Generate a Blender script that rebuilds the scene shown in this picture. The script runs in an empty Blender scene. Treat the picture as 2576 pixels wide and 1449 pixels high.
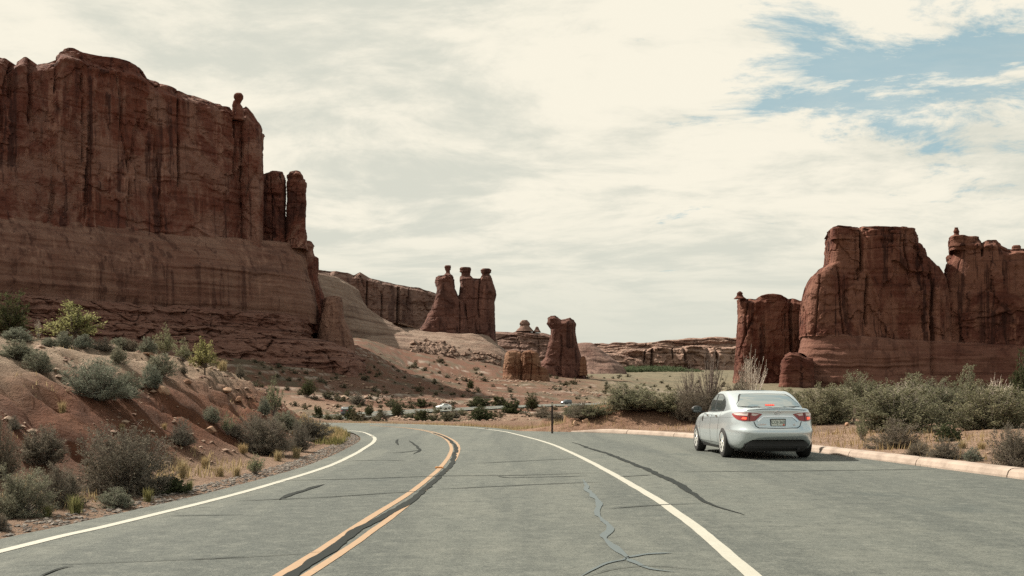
import bpy, bmesh, math, random
import numpy as np
from mathutils import Vector, Matrix, Euler
from mathutils.bvhtree import BVHTree

SC = bpy.context.scene
COL = SC.collection
PI = math.pi
# ------------------------------------------------------------------ camera, sky, sun, exposure
CAM_H, FX, HZ = 1.26, 2576.0, 1005.0          # eye height; focal length and horizon in units of a 2576 wide picture
cam_d = bpy.data.cameras.new('camera')
cam = bpy.data.objects.new('camera', cam_d); COL.objects.link(cam)
cam.location = (0, 0, CAM_H); cam.rotation_euler = (PI/2, 0, 0)
cam_d.lens = 36.0; cam_d.sensor_width = 36.0
cam_d.shift_y = (HZ - 724.5)/FX
cam_d.clip_start = 0.1; cam_d.clip_end = 30000
SC.camera = cam

SUN_AZ, SUN_EL = math.radians(-60), math.radians(45)      # azimuth from +Y towards +X
sdir = Vector((math.sin(SUN_AZ)*math.cos(SUN_EL), math.cos(SUN_AZ)*math.cos(SUN_EL), math.sin(SUN_EL)))
sun_d = bpy.data.lights.new('sun', 'SUN'); sun_d.energy = 5.0; sun_d.angle = math.radians(1.0); sun_d.color = (1.0, 0.93, 0.80)
sun = bpy.data.objects.new('sun', sun_d); COL.objects.link(sun)
sun.rotation_euler = sdir.to_track_quat('Z', 'Y').to_euler(); sun.location = (-60, 20, 80)

SC.view_settings.view_transform = 'Standard'; SC.view_settings.look = 'None'
SC.view_settings.exposure = 0.9; SC.view_settings.gamma = 1.0; SC.view_settings.use_curve_mapping = False
SC.render.engine = 'CYCLES'
SC.cycles.use_denoising = False; SC.cycles.sample_clamp_indirect = 3.0
SC.cycles.max_bounces = 5; SC.cycles.diffuse_bounces = 3; SC.cycles.glossy_bounces = 3; SC.cycles.transmission_bounces = 3
SC.cycles.caustics_reflective = False; SC.cycles.caustics_refractive = False
SC.render.film_transparent = False

class NT:
    """tiny node-tree helper"""
    def __init__(s, tree): s.t = tree; s.n = tree.nodes; s.l = tree.links
    def add(s, typ, ins=None, **props):
        nd = s.n.new(typ)
        for k, v in props.items(): setattr(nd, k, v)
        for k, v in (ins or {}).items(): s.set(nd, k, v)
        return nd
    def set(s, nd, k, v):
        sock = nd.inputs[k]
        if isinstance(v, bpy.types.NodeSocket): s.l.new(v, sock)
        else:
            if isinstance(v, (tuple, list)) and sock.type == 'RGBA' and len(v) == 3: v = (*v, 1)
            sock.default_value = v
    def math(s, op, a, b=0.0, c=None, clamp=False):
        d = {0: a, 1: b}
        if c is not None: d[2] = c
        return s.add('ShaderNodeMath', d, operation=op, use_clamp=clamp).outputs[0]
    def vmath(s, op, a, b=(0, 0, 0)):
        return s.add('ShaderNodeVectorMath', {0: a, 1: b}, operation=op).outputs[0]
    def noise(s, vec, scale, detail=5, rough=0.55, dist=0.0, lac=2.0):
        return s.add('ShaderNodeTexNoise', {'Vector': vec, 'Scale': scale, 'Detail': detail, 'Roughness': rough, 'Distortion': dist, 'Lacunarity': lac}).outputs['Fac']
    def sstep(s, v, a, b, lo=0.0, hi=1.0):
        return s.add('ShaderNodeMapRange', {'Value': v, 'From Min': a, 'From Max': b, 'To Min': lo, 'To Max': hi}, interpolation_type='SMOOTHSTEP').outputs[0]
    def lin(s, v, a, b, lo=0.0, hi=1.0):
        return s.add('ShaderNodeMapRange', {'Value': v, 'From Min': a, 'From Max': b, 'To Min': lo, 'To Max': hi}).outputs[0]
    def mix(s, f, a, b, mode='MIX'):
        nd = s.add('ShaderNodeMix', data_type='RGBA', blend_type=mode)
        s.set(nd, 0, f); s.set(nd, 6, a); s.set(nd, 7, b)
        return nd.outputs[2]
    def comb(s, x, y, z):
        return s.add('ShaderNodeCombineXYZ', {0: x, 1: y, 2: z}).outputs[0]
    def sep(s, v):
        return s.add('ShaderNodeSeparateXYZ', {0: v}).outputs

world = bpy.data.worlds.new('World'); SC.world = world; world.use_nodes = True
W = NT(world.node_tree); W.n.clear()
sky = W.add('ShaderNodeTexSky', sky_type='NISHITA', sun_disc=False, sun_elevation=SUN_EL, sun_rotation=SUN_AZ % (2*PI),
            altitude=1300.0, air_density=1.0, dust_density=1.6, ozone_density=1.4)
gdir = W.add('ShaderNodeTexCoord').outputs['Generated']
dx, dy, dz = W.sep(gdir)
zz = W.math('MAXIMUM', dz, 0.0)
den = W.math('ADD', zz, 0.13)
px_, py_ = W.math('DIVIDE', dx, den), W.math('DIVIDE', dy, den)         # position on a flat cloud deck
pv = W.comb(W.math('MULTIPLY', px_, 0.85), W.math('MULTIPLY', py_, 1.0), 0.0)
warp = W.vmath('SCALE', W.vmath('SUBTRACT', W.add('ShaderNodeTexNoise', {'Vector': pv, 'Scale': 0.7, 'Detail': 3.0}).outputs['Color'], (.5, .5, .5)))
W.n[-1].inputs['Scale'].default_value = 0.9
pw = W.vmath('ADD', pv, warp)
pw2 = W.vmath('ADD', pw, (3.1, 1.7, 0))
n_big = W.noise(pw2, 1.25, 11, 0.66)
n_tone0 = W.noise(W.vmath('ADD', pw, (11.0, 3.0, 0)), 0.9, 7, 0.6)
n_puff = W.noise(W.vmath('ADD', pw2, (7.3, 4.1, 2.0)), 4.6, 10, 0.68)
# the deck opens towards the right, where ragged puffs stand before blue
edge = W.math('SUBTRACT', W.math('MULTIPLY', px_, 0.85), W.math('MULTIPLY', py_, 0.17))
open_ = W.sstep(W.math('ADD', edge, W.math('MULTIPLY', W.math('SUBTRACT', n_tone0, 0.5), 2.2)), -0.55, 0.45)
dens = W.math('ADD', W.math('MULTIPLY', n_big, 0.52), W.math('MULTIPLY', n_puff, 0.60))
thr = W.math('SUBTRACT', W.lin(open_, 0, 1, 0.385, 0.552), W.sstep(dz, 0.10, 0.27, 0.17, 0.0))
cov = W.sstep(W.math('SUBTRACT', dens, thr), -0.045, 0.075)
cov = W.math('MAXIMUM', cov, W.sstep(n_tone0, .42, .72, .10, .55))
low = W.sstep(dz, 0.0, 0.15)
cov = W.math('MAXIMUM', cov, W.lin(low, 0, 1, 0.95, 0.0))
n_tone = W.noise(W.vmath('ADD', pw, (1.5, 9.2, 0)), 1.3, 6, 0.55)
n_t2 = W.noise(W.vmath('ADD', W.vmath('MULTIPLY', pw, (0.8, 1.1, 1)), (5.5, 2.2, 0)), 3.6, 8, 0.62)
tone = W.math('ADD', W.math('ADD', W.math('MULTIPLY', n_tone, 0.40), W.math('MULTIPLY', n_t2, 0.32)), W.math('MULTIPLY', n_puff, 0.28))
cl = W.mix(W.sstep(tone, 0.41, 0.56), (3.72, 3.74, 3.25, 1), (5.1, 4.82, 4.05, 1))
cl = W.mix(W.sstep(dz, 0.02, 0.20, 1.0, 0.0), cl, (3.75, 3.80, 3.28, 1))
blue = W.mix(0.78, W.mix(1.0, sky.outputs[0], (0.52, 0.70, 0.60, 1), 'MULTIPLY'), (2.05, 2.95, 3.2, 1))
skyc = W.mix(cov, blue, cl)
bg = W.add('ShaderNodeBackground', {'Color': skyc, 'Strength': 0.1})
W.l.new(bg.outputs[0], W.add('ShaderNodeOutputWorld').inputs[0])

# ------------------------------------------------------------------ numpy noise
def _hash(ix, iy, iz, seed):
    n = (ix*np.int64(73856093)) ^ (iy*np.int64(19349663)) ^ (iz*np.int64(83492791)) ^ np.int64(seed*2654435761 % 2147483647)
    n = n & np.int64(0xffffffff)
    n = ((n ^ (n >> 13))*np.int64(1274126177)) & np.int64(0xffffffff)
    n = ((n ^ (n >> 15))*np.int64(668265263)) & np.int64(0xffffffff)
    return ((n ^ (n >> 16)) & np.int64(0xffff)).astype(np.float64)/32767.5 - 1.0
def vn(x, y, z=0.0, seed=0):
    x, y, z = np.broadcast_arrays(np.asarray(x, float), np.asarray(y, float), np.asarray(z, float))
    fx, fy, fz = np.floor(x), np.floor(y), np.floor(z)
    ix, iy, iz = fx.astype(np.int64), fy.astype(np.int64), fz.astype(np.int64)
    u, v, w = x-fx, y-fy, z-fz
    u, v, w = u*u*u*(u*(u*6-15)+10), v*v*v*(v*(v*6-15)+10), w*w*w*(w*(w*6-15)+10)
    def h(a, b, c): return _hash(ix+a, iy+b, iz+c, seed)
    x00 = h(0,0,0)*(1-u)+h(1,0,0)*u; x10 = h(0,1,0)*(1-u)+h(1,1,0)*u
    x01 = h(0,0,1)*(1-u)+h(1,0,1)*u; x11 = h(0,1,1)*(1-u)+h(1,1,1)*u
    return (x00*(1-v)+x10*v)*(1-w) + (x01*(1-v)+x11*v)*w
def fbm(x, y, z=0.0, o=4, g=0.5, seed=0):
    r = 0; a = 1.0; t = 0
    for i in range(o):
        k = 2.03**i
        r = r + a*vn(np.asarray(x)*k, np.asarray(y)*k, np.asarray(z)*k, seed+i*7); t += a; a *= g
    return r/t
def ss(x, a, b):
    t = np.clip((np.asarray(x, float)-a)/(b-a), 0, 1); return t*t*(3-2*t)

# ------------------------------------------------------------------ object helpers
def add_mesh(name, verts, faces, mat=None, parent=None, smooth=True, colors=None, attr='tone', uvs=None):
    me = bpy.data.meshes.new(name)
    verts = np.asarray(verts, dtype=np.float32).reshape(-1, 3)
    if isinstance(faces, np.ndarray):
        k = faces.shape[1]; nf = len(faces)
        me.vertices.add(len(verts)); me.vertices.foreach_set('co', verts.ravel())
        me.loops.add(nf*k); me.loops.foreach_set('vertex_index', faces.astype(np.int32).ravel())
        me.polygons.add(nf); me.polygons.foreach_set('loop_start', np.arange(0, nf*k, k, dtype=np.int32))
        me.update(calc_edges=True); me.validate()
    else:
        me.from_pydata([tuple(map(float, v)) for v in verts], [], [tuple(map(int, f)) for f in faces]); me.update()
    me.polygons.foreach_set('use_smooth', np.full(len(me.polygons), smooth))
    if colors is not None:
        c = np.asarray(colors, dtype=np.float32)
        if c.ndim == 1:
            a = me.attributes.new(attr, 'FLOAT', 'POINT'); a.data.foreach_set('value', c)
        else:
            if c.shape[1] == 3: c = np.c_[c, np.ones(len(c), np.float32)]
            a = me.attributes.new(attr, 'FLOAT_COLOR', 'POINT'); a.data.foreach_set('color', c.astype(np.float32).ravel())
    if mat: me.materials.append(mat)
    o = bpy.data.objects.new(name, me); COL.objects.link(o)
    if parent: o.parent = parent
    return o
def empty(name, loc=(0, 0, 0), rz=0.0):
    o = bpy.data.objects.new(name, None); COL.objects.link(o); o.location = loc; o.rotation_euler = (0, 0, rz); o.empty_display_size = 0.3
    return o
def tag(o, label=None, cat=None, group=None, kind=None):
    if label: o['label'] = label
    if cat: o['category'] = cat
    if group: o['group'] = group
    if kind: o['kind'] = kind
    return o
def link_copy(src, parent=None):
    c = src.copy(); COL.objects.link(c); c.parent = parent; return c
def principled(name, color=(.5, .5, .5), rough=.6, metal=0.0, **kw):
    m = bpy.data.materials.new(name); m.use_nodes = True
    N = NT(m.node_tree); b = N.n['Principled BSDF']
    b.inputs['Base Color'].default_value = (*color, 1); b.inputs['Roughness'].default_value = rough; b.inputs['Metallic'].default_value = metal
    for k, v in kw.items(): b.inputs[k].default_value = v
    return m, N, b
def grid_faces(nr, nc, wrap=False):
    r = np.arange(nr-1)[:, None]; c = np.arange(nc if wrap else nc-1)[None, :]
    c2 = (c+1) % nc
    return np.stack([r*nc+c, r*nc+c2, (r+1)*nc+c2, (r+1)*nc+c], -1).reshape(-1, 4)
def spline(pts, n):
    """Catmull-Rom through points, resampled evenly to n points"""
    P = np.asarray(pts, float); Q = np.vstack([2*P[0]-P[1], P, 2*P[-1]-P[-2]]); out = []
    for i in range(1, len(Q)-2):
        t = np.linspace(0, 1, 24, endpoint=False)[:, None]
        p0, p1, p2, p3 = Q[i-1], Q[i], Q[i+1], Q[i+2]
        out.append(.5*((2*p1)+(-p0+p2)*t+(2*p0-5*p1+4*p2-p3)*t**2+(-p0+3*p1-3*p2+p3)*t**3))
    C = np.vstack(out+[P[-1:]])
    s = np.r_[0, np.cumsum(np.linalg.norm(np.diff(C, axis=0), axis=1))]
    q = np.linspace(0, s[-1], n)
    return np.stack([np.interp(q, s, C[:, k]) for k in range(C.shape[1])], 1)
def poly_dist(x, y, P):
    """distance to a polyline and its side (left of travel positive)"""
    x = np.asarray(x, float); y = np.asarray(y, float)
    best = np.full(x.shape, 1e9); side = np.zeros(x.shape); at = np.zeros(x.shape)
    for i in range(len(P)-1):
        ax, ay = P[i]; bx, by = P[i+1]; ex, ey = bx-ax, by-ay
        L2 = ex*ex+ey*ey
        t = np.clip(((x-ax)*ex+(y-ay)*ey)/L2, 0, 1)
        d = np.hypot(x-ax-t*ex, y-ay-t*ey)
        k = d < best
        best = np.where(k, d, best); side = np.where(k, ex*(y-ay)-ey*(x-ax), side); at = np.where(k, i+t, at)
    return best, np.sign(side), at
def in_poly(x, y, P):
    c = np.zeros(np.shape(x), bool); n = len(P)
    for i in range(n):
        x1, y1 = P[i]; x2, y2 = P[(i+1) % n]
        if y1 == y2: continue
        k = ((y1 > y) != (y2 > y)) & (x < (x2-x1)*(y-y1)/(y2-y1)+x1)
        c ^= k
    return c
def gp(vx, vy):
    """point on the level road under a picture point"""
    d = CAM_H*FX/(vy-HZ); return ((vx-1288)/FX*d, d)
def wp(vx, vy, d):
    return Vector(((vx-1288)/FX*d, d, CAM_H+(HZ-vy)/FX*d))

# ------------------------------------------------------------------ materials
def soil_mat():
    m, N, b = principled('soil', rough=0.95)
    pos = N.add('ShaderNodeNewGeometry').outputs['Position']
    col = N.add('ShaderNodeAttribute', attribute_name='soil').outputs['Color']
    n1 = N.noise(pos, 1.6, 8, .68); n2 = N.noise(pos, 9.0, 6, .7); n3 = N.noise(pos, 0.12, 6, .62)
    c = N.mix(N.sstep(n1, .40, .66), col, N.mix(1.0, col, (.62, .56, .52, 1), 'MULTIPLY'))
    c = N.mix(N.sstep(n2, .55, .75, 0, .55), c, N.mix(1.0, col, (1.45, 1.4, 1.35, 1), 'MULTIPLY'))
    c = N.mix(N.sstep(n3, .35, .65, .35, 0), c, N.mix(1.0, col, (.75, .72, .72, 1), 'MULTIPLY'))
    N.set(b, 'Base Color', c); b.inputs['Specular IOR Level'].default_value = 0.15
    bump = N.add('ShaderNodeBump', {'Height': N.math('ADD', N.math('MULTIPLY', n1, .55), N.math('MULTIPLY', n2, .40)), 'Strength': 1.0, 'Distance': .32})
    N.set(b, 'Normal', bump.outputs[0])
    return m
def rock_mat(name, dark, mid, pale, streak=1.0, band=0.3, S=1.0, patch=0.5, warm=None):
    """sandstone: base colour, vertical varnish streaks, bedding bands; S = size scale in metres"""
    m, N, b = principled(name, rough=0.92)
    b.inputs['Specular IOR Level'].default_value = 0.12
    pos = N.add('ShaderNodeNewGeometry').outputs['Position']
    sx, sy, sz = N.sep(pos)
    p = N.vmath('SCALE', pos); N.n[-1].inputs['Scale'].default_value = 1.0/S
    lowf = N.noise(p, .035, 5, .6); 
    st = N.noise(N.vmath('MULTIPLY', p, (.42, .42, .016)), 1.0, 7, .62, .4)
    st2 = N.noise(N.vmath('MULTIPLY', p, (.11, .11, .010)), 1.0, 5, .6, .6)
    fine = N.noise(p, .5, 8, .68)
    bd = N.noise(N.vmath('MULTIPLY', p, (.012, .012, .55)), 1.0, 7, .68, .25)
    pt = N.noise(N.vmath('MULTIPLY', p, (.048, .048, .032)), 1.0, 8, .68, 1.2)
    c = N.mix(N.sstep(lowf, .35, .65), mid, N.mix(.5, mid, warm or pale))
    c = N.mix(N.math('MULTIPLY', N.sstep(pt, .46, .58), patch), c, pale)
    c = N.mix(N.math('MULTIPLY', N.sstep(bd, .48, .60), band), c, pale)
    c = N.mix(N.math('MULTIPLY', N.sstep(bd, .46, .36), band), c, dark)
    wet = N.math('MULTIPLY', N.sstep(st, .50, .60), N.sstep(st2, .40, .56))
    c = N.mix(N.math('MULTIPLY', wet, streak*.85, clamp=True), c, dark)
    pal = N.math('MULTIPLY', N.sstep(st, .46, .38), N.sstep(N.noise(p, .05, 3, .5), .48, .62))
    c = N.mix(N.math('MULTIPLY', pal, streak*.75, clamp=True), c, N.mix(1.0, pale, (1.25, 1.22, 1.2, 1), 'MULTIPLY'))
    c = N.mix(N.math('MULTIPLY', N.sstep(pt, .44, .32), patch), c, dark)
    c = N.mix(N.sstep(fine, .35, .7, .35, 0), c, N.mix(1.0, c, (.6, .56, .54, 1), 'MULTIPLY'))
    N.set(b, 'Base Color', c)
    h = N.math('ADD', N.math('MULTIPLY', fine, 1.0), N.math('ADD', N.math('MULTIPLY', bd, band*1.4), N.math('MULTIPLY', st, .35*streak)))
    bump = N.add('ShaderNodeBump', {'Height': h, 'Strength': .75, 'Distance': 1.1*S})
    N.set(b, 'Normal', bump.outputs[0])
    return m
def leaf_mat(name, c0, c1, trans=.3):
    m = bpy.data.materials.new(name); m.use_nodes = True
    N = NT(m.node_tree); N.n.clear()
    t = N.add('ShaderNodeAttribute', attribute_name='tone').outputs['Fac']
    oi = N.add('ShaderNodeObjectInfo').outputs['Random']
    c = N.mix(1.0, N.mix(t, c0, c1), (.80, .80, .80, 1), 'MULTIPLY')
    c = N.mix(N.lin(oi, 0, 1, 0, .35), c, N.mix(1.0, c, (1.25, .95, .7, 1), 'MULTIPLY'))
    d = N.add('ShaderNodeBsdfDiffuse', {'Color': c, 'Roughness': .8})
    tr = N.add('ShaderNodeBsdfTranslucent', {'Color': c})
    mx = N.add('ShaderNodeMixShader', {0: trans, 1: d.outputs[0], 2: tr.outputs[0]})
    N.l.new(mx.outputs[0], N.add('ShaderNodeOutputMaterial').inputs[0])
    return m
def asphalt_mat():
    m, N, b = principled('asphalt', rough=.88)
    b.inputs['Specular IOR Level'].default_value = 0.3
    pos = N.add('ShaderNodeNewGeometry').outputs['Position']
    g = N.noise(pos, 48, 4, .8); g2 = N.noise(pos, 150, 2, .7); mot = N.noise(pos, .55, 6, .65)
    streak = N.noise(N.vmath('MULTIPLY', pos, (.75, .055, 1)), 1.0, 6, .62, .5)
    c = N.mix(N.sstep(mot, .3, .7), (.190, .200, .178, 1), (.238, .240, .208, 1))
    c = N.mix(N.sstep(streak, .42, .60, 0, .95), c, (.135, .146, .134, 1))
    g3 = N.noise(pos, 17, 5, .8); c = N.mix(N.sstep(g3, .50, .66, 0, .5), c, (.30, .30, .262, 1)); c = N.mix(N.sstep(g3, .48, .34, 0, .55), c, (.10, .108, .10, 1))
    c = N.mix(N.sstep(g, .52, .68, 0, .95), c, (.36, .35, .30, 1))
    c = N.mix(N.sstep(g, .47, .34, 0, .95), c, (.095, .10, .094, 1))
    stain = N.noise(N.vmath('ADD', pos, (31, 7, 0)), .33, 7, .62, .8)
    c = N.mix(N.sstep(stain, .60, .72, 0, .45), c, (.085, .105, .105, 1))
    g4 = N.noise(N.vmath('ADD', pos, (3, 9, 0)), 4.0, 12, .88); c = N.mix(N.sstep(g4, .51, .60, 0, .55), c, (.33, .325, .285, 1)); c = N.mix(N.sstep(g4, .49, .40, 0, .6), c, (.085, .092, .087, 1))
    N.set(b, 'Base Color', N.mix(1.0, c, (.475, .490, .490, 1), 'MULTIPLY'))
    N.set(b, 'Normal', N.add('ShaderNodeBump', {'Height': N.math('ADD', g, g2), 'Strength': .55, 'Distance': .012}).outputs[0])
    return m
def paint_mat(name, col, worn):
    m, N, b = principled(name, rough=.75)
    pos = N.add('ShaderNodeNewGeometry').outputs['Position']
    w = N.noise(pos, 26, 7, .75); w2 = N.noise(pos, 3.0, 4, .6)
    f = N.math('MULTIPLY', N.sstep(w, .53, .66), N.sstep(w2, .40, .65, .25, 1.0))
    c = N.mix(N.math('MULTIPLY', f, worn), col, (.17, .17, .15, 1))
    c = N.mix(N.sstep(w2, .3, .7, .30, 0), c, N.mix(1.0, c, (.72, .70, .66, 1), 'MULTIPLY'))
    N.set(b, 'Base Color', N.mix(1.0, c, (.68, .68, .68, 1), 'MULTIPLY'))
    return m
M = {}
M['soil'] = soil_mat()
M['asphalt'] = asphalt_mat()
M['white_paint'] = paint_mat('white_paint', (.52, .50, .43, 1), .8)
M['yellow_paint'] = paint_mat('yellow_paint', (.45, .285, .165, 1), .9)
M['tar'] = principled('tar', (.020, .023, .022), .9, 0, **{'Specular IOR Level': .12})[0]
M['thin_tar'] = principled('thin_tar', (.055, .06, .057), .9, 0, **{'Specular IOR Level': .12})[0]
M['sky_tint_tar'] = principled('sky_tint_tar', (.078, .096, .10), .6, 0, **{'Specular IOR Level': .4})[0]  # tar with the sky's bluish reflection painted into its base colour
_m, N, b = principled('kerb_concrete', rough=.9)
_p = N.add('ShaderNodeNewGeometry').outputs['Position']
_c = N.mix(N.sstep(N.noise(_p, 2.2, 7, .65), .35, .7), (.54, .42, .34, 1), (.36, .27, .215, 1))
_c = N.mix(N.sstep(N.noise(_p, 30, 4, .7), .55, .75, 0, .5), _c, (.66, .52, .43, 1))
N.set(b, 'Base Color', N.mix(1.0, _c, (.62, .63, .64, 1), 'MULTIPLY')); N.set(b, 'Normal', N.add('ShaderNodeBump', {'Height': N.noise(_p, 22, 6, .7), 'Strength': .4, 'Distance': .02}).outputs[0])
M['kerb'] = _m
M['gravel'] = principled('gravel', (.3, .25, .21), .95)[0]
N = NT(M['gravel'].node_tree); b = N.n['Principled BSDF']
N.set(b, 'Base Color', N.mix(N.add('ShaderNodeAttribute', attribute_name='tone').outputs['Fac'], (.065, .052, .045, 1), (.23, .195, .165, 1)))
M['boulder'] = rock_mat('boulder_sandstone', (.16, .075, .05, 1), (.34, .18, .115, 1), (.50, .34, .24, 1), .2, .5, .12, .4)
# ------------------------------------------------------------------ plan of the road (metres, camera at the origin looking along +Y)
LEFT_LINE = [(-7.4, -25), (-5.9, -10), (-4.95, 0), (-4.27, 8.54), (-4.05, 10.3), (-3.69, 13.8), (-3.5, 18.5), (-3.58, 22), (-3.81, 26),
             (-4.26, 31.5), (-5.0, 36), (-6.2, 40.6), (-8.6, 44.6), (-12.5, 47.5), (-18, 49.2), (-27, 50.2)]
RIGHT_LINE = [(-.6, -25), (.75, -10), (1.45, 0), (1.72, 7.31), (1.82, 10.64), (1.80, 14), (1.62, 19.7), (1.38, 24.6), (1.05, 29.5), (.35, 35.5),
              (-.61, 41.6), (-2.6, 47.7), (-6.6, 52.9), (-10.4, 55), (-18, 56.5), (-27, 57.2)]
KERB = [(9.7, -20), (9.3, -8), (8.95, 2), (8.45, 10), (8.12, 15), (7.85, 18), (7.52, 21.6), (7.22, 24.5), (6.85, 28), (6.35, 31), (5.7, 33.9),
        (4.7, 36.4), (3.4, 38.6), (2.1, 39.9)]
LL = spline(LEFT_LINE, 220); RL = spline(RIGHT_LINE, 220); KB = spline(KERB, 150)
def offset_line(P, o):
    T = np.gradient(P, axis=0); T /= np.linalg.norm(T, axis=1)[:, None]
    return P + np.stack([-T[:, 1], T[:, 0]], 1)*o
EDGE_L = offset_line(LL, .42)
_er = offset_line(RL, -.75); EDGE_R = _er[_er[:, 1] > 40.9]
PAVE = np.vstack([EDGE_L, EDGE_R[::-1], KB[::-1]])
PAVE_LOW = PAVE[::3]
# the road again, further out, coming back across the valley
_r2 = [(-27, 53.6, -.02), (-42, 62, -.6), (-48, 85, -1.5), (-42, 118, -1.9), (-34, 150, -1.9), (-29.5, 190, -1.7), (-26, 225, -1.55), (-20.5, 258, -1.42), (-12.5, 285, -1.28), (1.5, 315, -.82),
       (20.3, 345, -.41), (35, 375, -.22), (67, 420, .15), (120, 480, .7)]
R2 = spline(_r2, 260)

# ------------------------------------------------------------------ terrain: picture height of the ground against distance, per picture column
COLS = {
 -900: [(60,1035),(150,990),(300,900),(450,830),(900,820),(3000,900)],
  0:   [(60,1040),(150,1012),(240,960),(330,860),(400,810),(900,800),(3000,880)],
  400: [(60,1046),(150,1030),(240,985),(320,905),(380,850),(450,830),(900,820),(3000,890)],
  600: [(60,1052),(130,1048),(200,1034),(250,1012),(300,965),(345,922),(400,880),(470,850),(900,830),(3000,900)],
  740: [(60,1055),(110,1050),(150,1046),(200,1038),(232,1028),(262,1012),(300,982),(345,945),(390,912),(440,880),(520,850),(900,835),(3000,900)],
  900: [(60,1057),(110,1062),(170,1058),(225,1037),(250,1032),(268,1025),(300,1004),(345,972),(400,934),(450,892),(520,872),(700,850),(3000,915)],
  1050:[(60,1057),(110,1064),(170,1062),(225,1052),(262,1032),(281,1027),(300,1016),(350,990),(420,962),(500,936),(580,912),(700,890),(900,880),(3000,920)],
  1200:[(60,1057),(110,1063),(190,1062),(250,1047),(290,1028),(306,1022),(330,1012),(400,988),(500,962),(580,942),(680,922),(800,908),(1000,912),(3000,925)],
  1330:[(60,1057),(110,1061),(200,1058),(270,1042),(315,1023),(331,1017),(360,1008),(430,985),(520,960),(600,950),(800,942),(1500,936),(4000,925)],
  1530:[(60,1056),(110,1056),(220,1048),(310,1034),(362,1019),(378,1013),(410,1004),(500,984),(700,962),(900,949),(1500,936),(2500,928),(6000,915)],
  1700:[(60,1055),(120,1050),(250,1032),(410,1014),(428,1010),(600,985),(900,960),(1500,936),(2500,927),(6000,915)],
  1860:[(60,1054),(120,1044),(250,1020),(420,1000),(600,976),(700,965),(1500,938),(2500,928),(6000,915)],
  2200:[(60,1050),(120,1038),(250,1012),(420,995),(600,978),(700,968),(1500,940),(2500,930),(6000,915)],
  2700:[(60,1046),(120,1032),(250,1008),(420,990),(600,975),(800,965),(1500,940),(2500,930),(6000,915)],
  3600:[(60,1046),(120,1032),(250,1008),(420,990),(600,975),(800,965),(1500,940),(2500,930),(6000,915)],
}
CK = sorted(COLS)
def pchip(xq, xs, ys):
    xs = np.asarray(xs, float); ys = np.asarray(ys, float); h = np.diff(xs); dl = np.diff(ys)/h
    m = np.zeros(len(xs)); m[0], m[-1] = dl[0], dl[-1]
    for i in range(1, len(xs)-1):
        if dl[i-1]*dl[i] > 0:
            w1, w2 = 2*h[i]+h[i-1], h[i]+2*h[i-1]; m[i] = (w1+w2)/(w1/dl[i-1]+w2/dl[i])
    q = np.clip(xq, xs[0], xs[-1]); k = np.clip(np.searchsorted(xs, q)-1, 0, len(xs)-2)
    t = (q-xs[k])/h[k]
    return (2*t**3-3*t**2+1)*ys[k]+(t**3-2*t**2+t)*h[k]*m[k]+(-2*t**3+3*t**2)*ys[k+1]+(t**3-t**2)*h[k]*m[k+1]
def far_z(x, y):
    d = np.maximum(y, 30.0); vx = np.clip(1288+x/d*FX, CK[0], CK[-1]); w = np.log(d)
    V = np.stack([pchip(w, [math.log(a) for a, _ in COLS[k]], [b for _, b in COLS[k]]) for k in CK])
    i = np.clip(np.searchsorted(CK, vx)-1, 0, len(CK)-2); ck = np.array(CK, float)
    t = np.clip((vx-ck[i])/(ck[i+1]-ck[i]), 0, 1); t = t*t*(3-2*t)*.6+t*.4
    j = np.arange(len(vx)); vy = V[i, j]*(1-t)+V[i+1, j]*t
    dz = CAM_H+(HZ-vy)/FX*d
    return np.where(y < 30, -.3, dz)
HILL_S = [0, .8, 1.5, 2.6, 3.9, 5.5, 7.7, 12, 20, 30, 60]
HILL_Z = [0, .06, .45, 1.25, 2.02, 2.5, 2.85, 3.05, 2.9, 2.3, 1.6]
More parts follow.
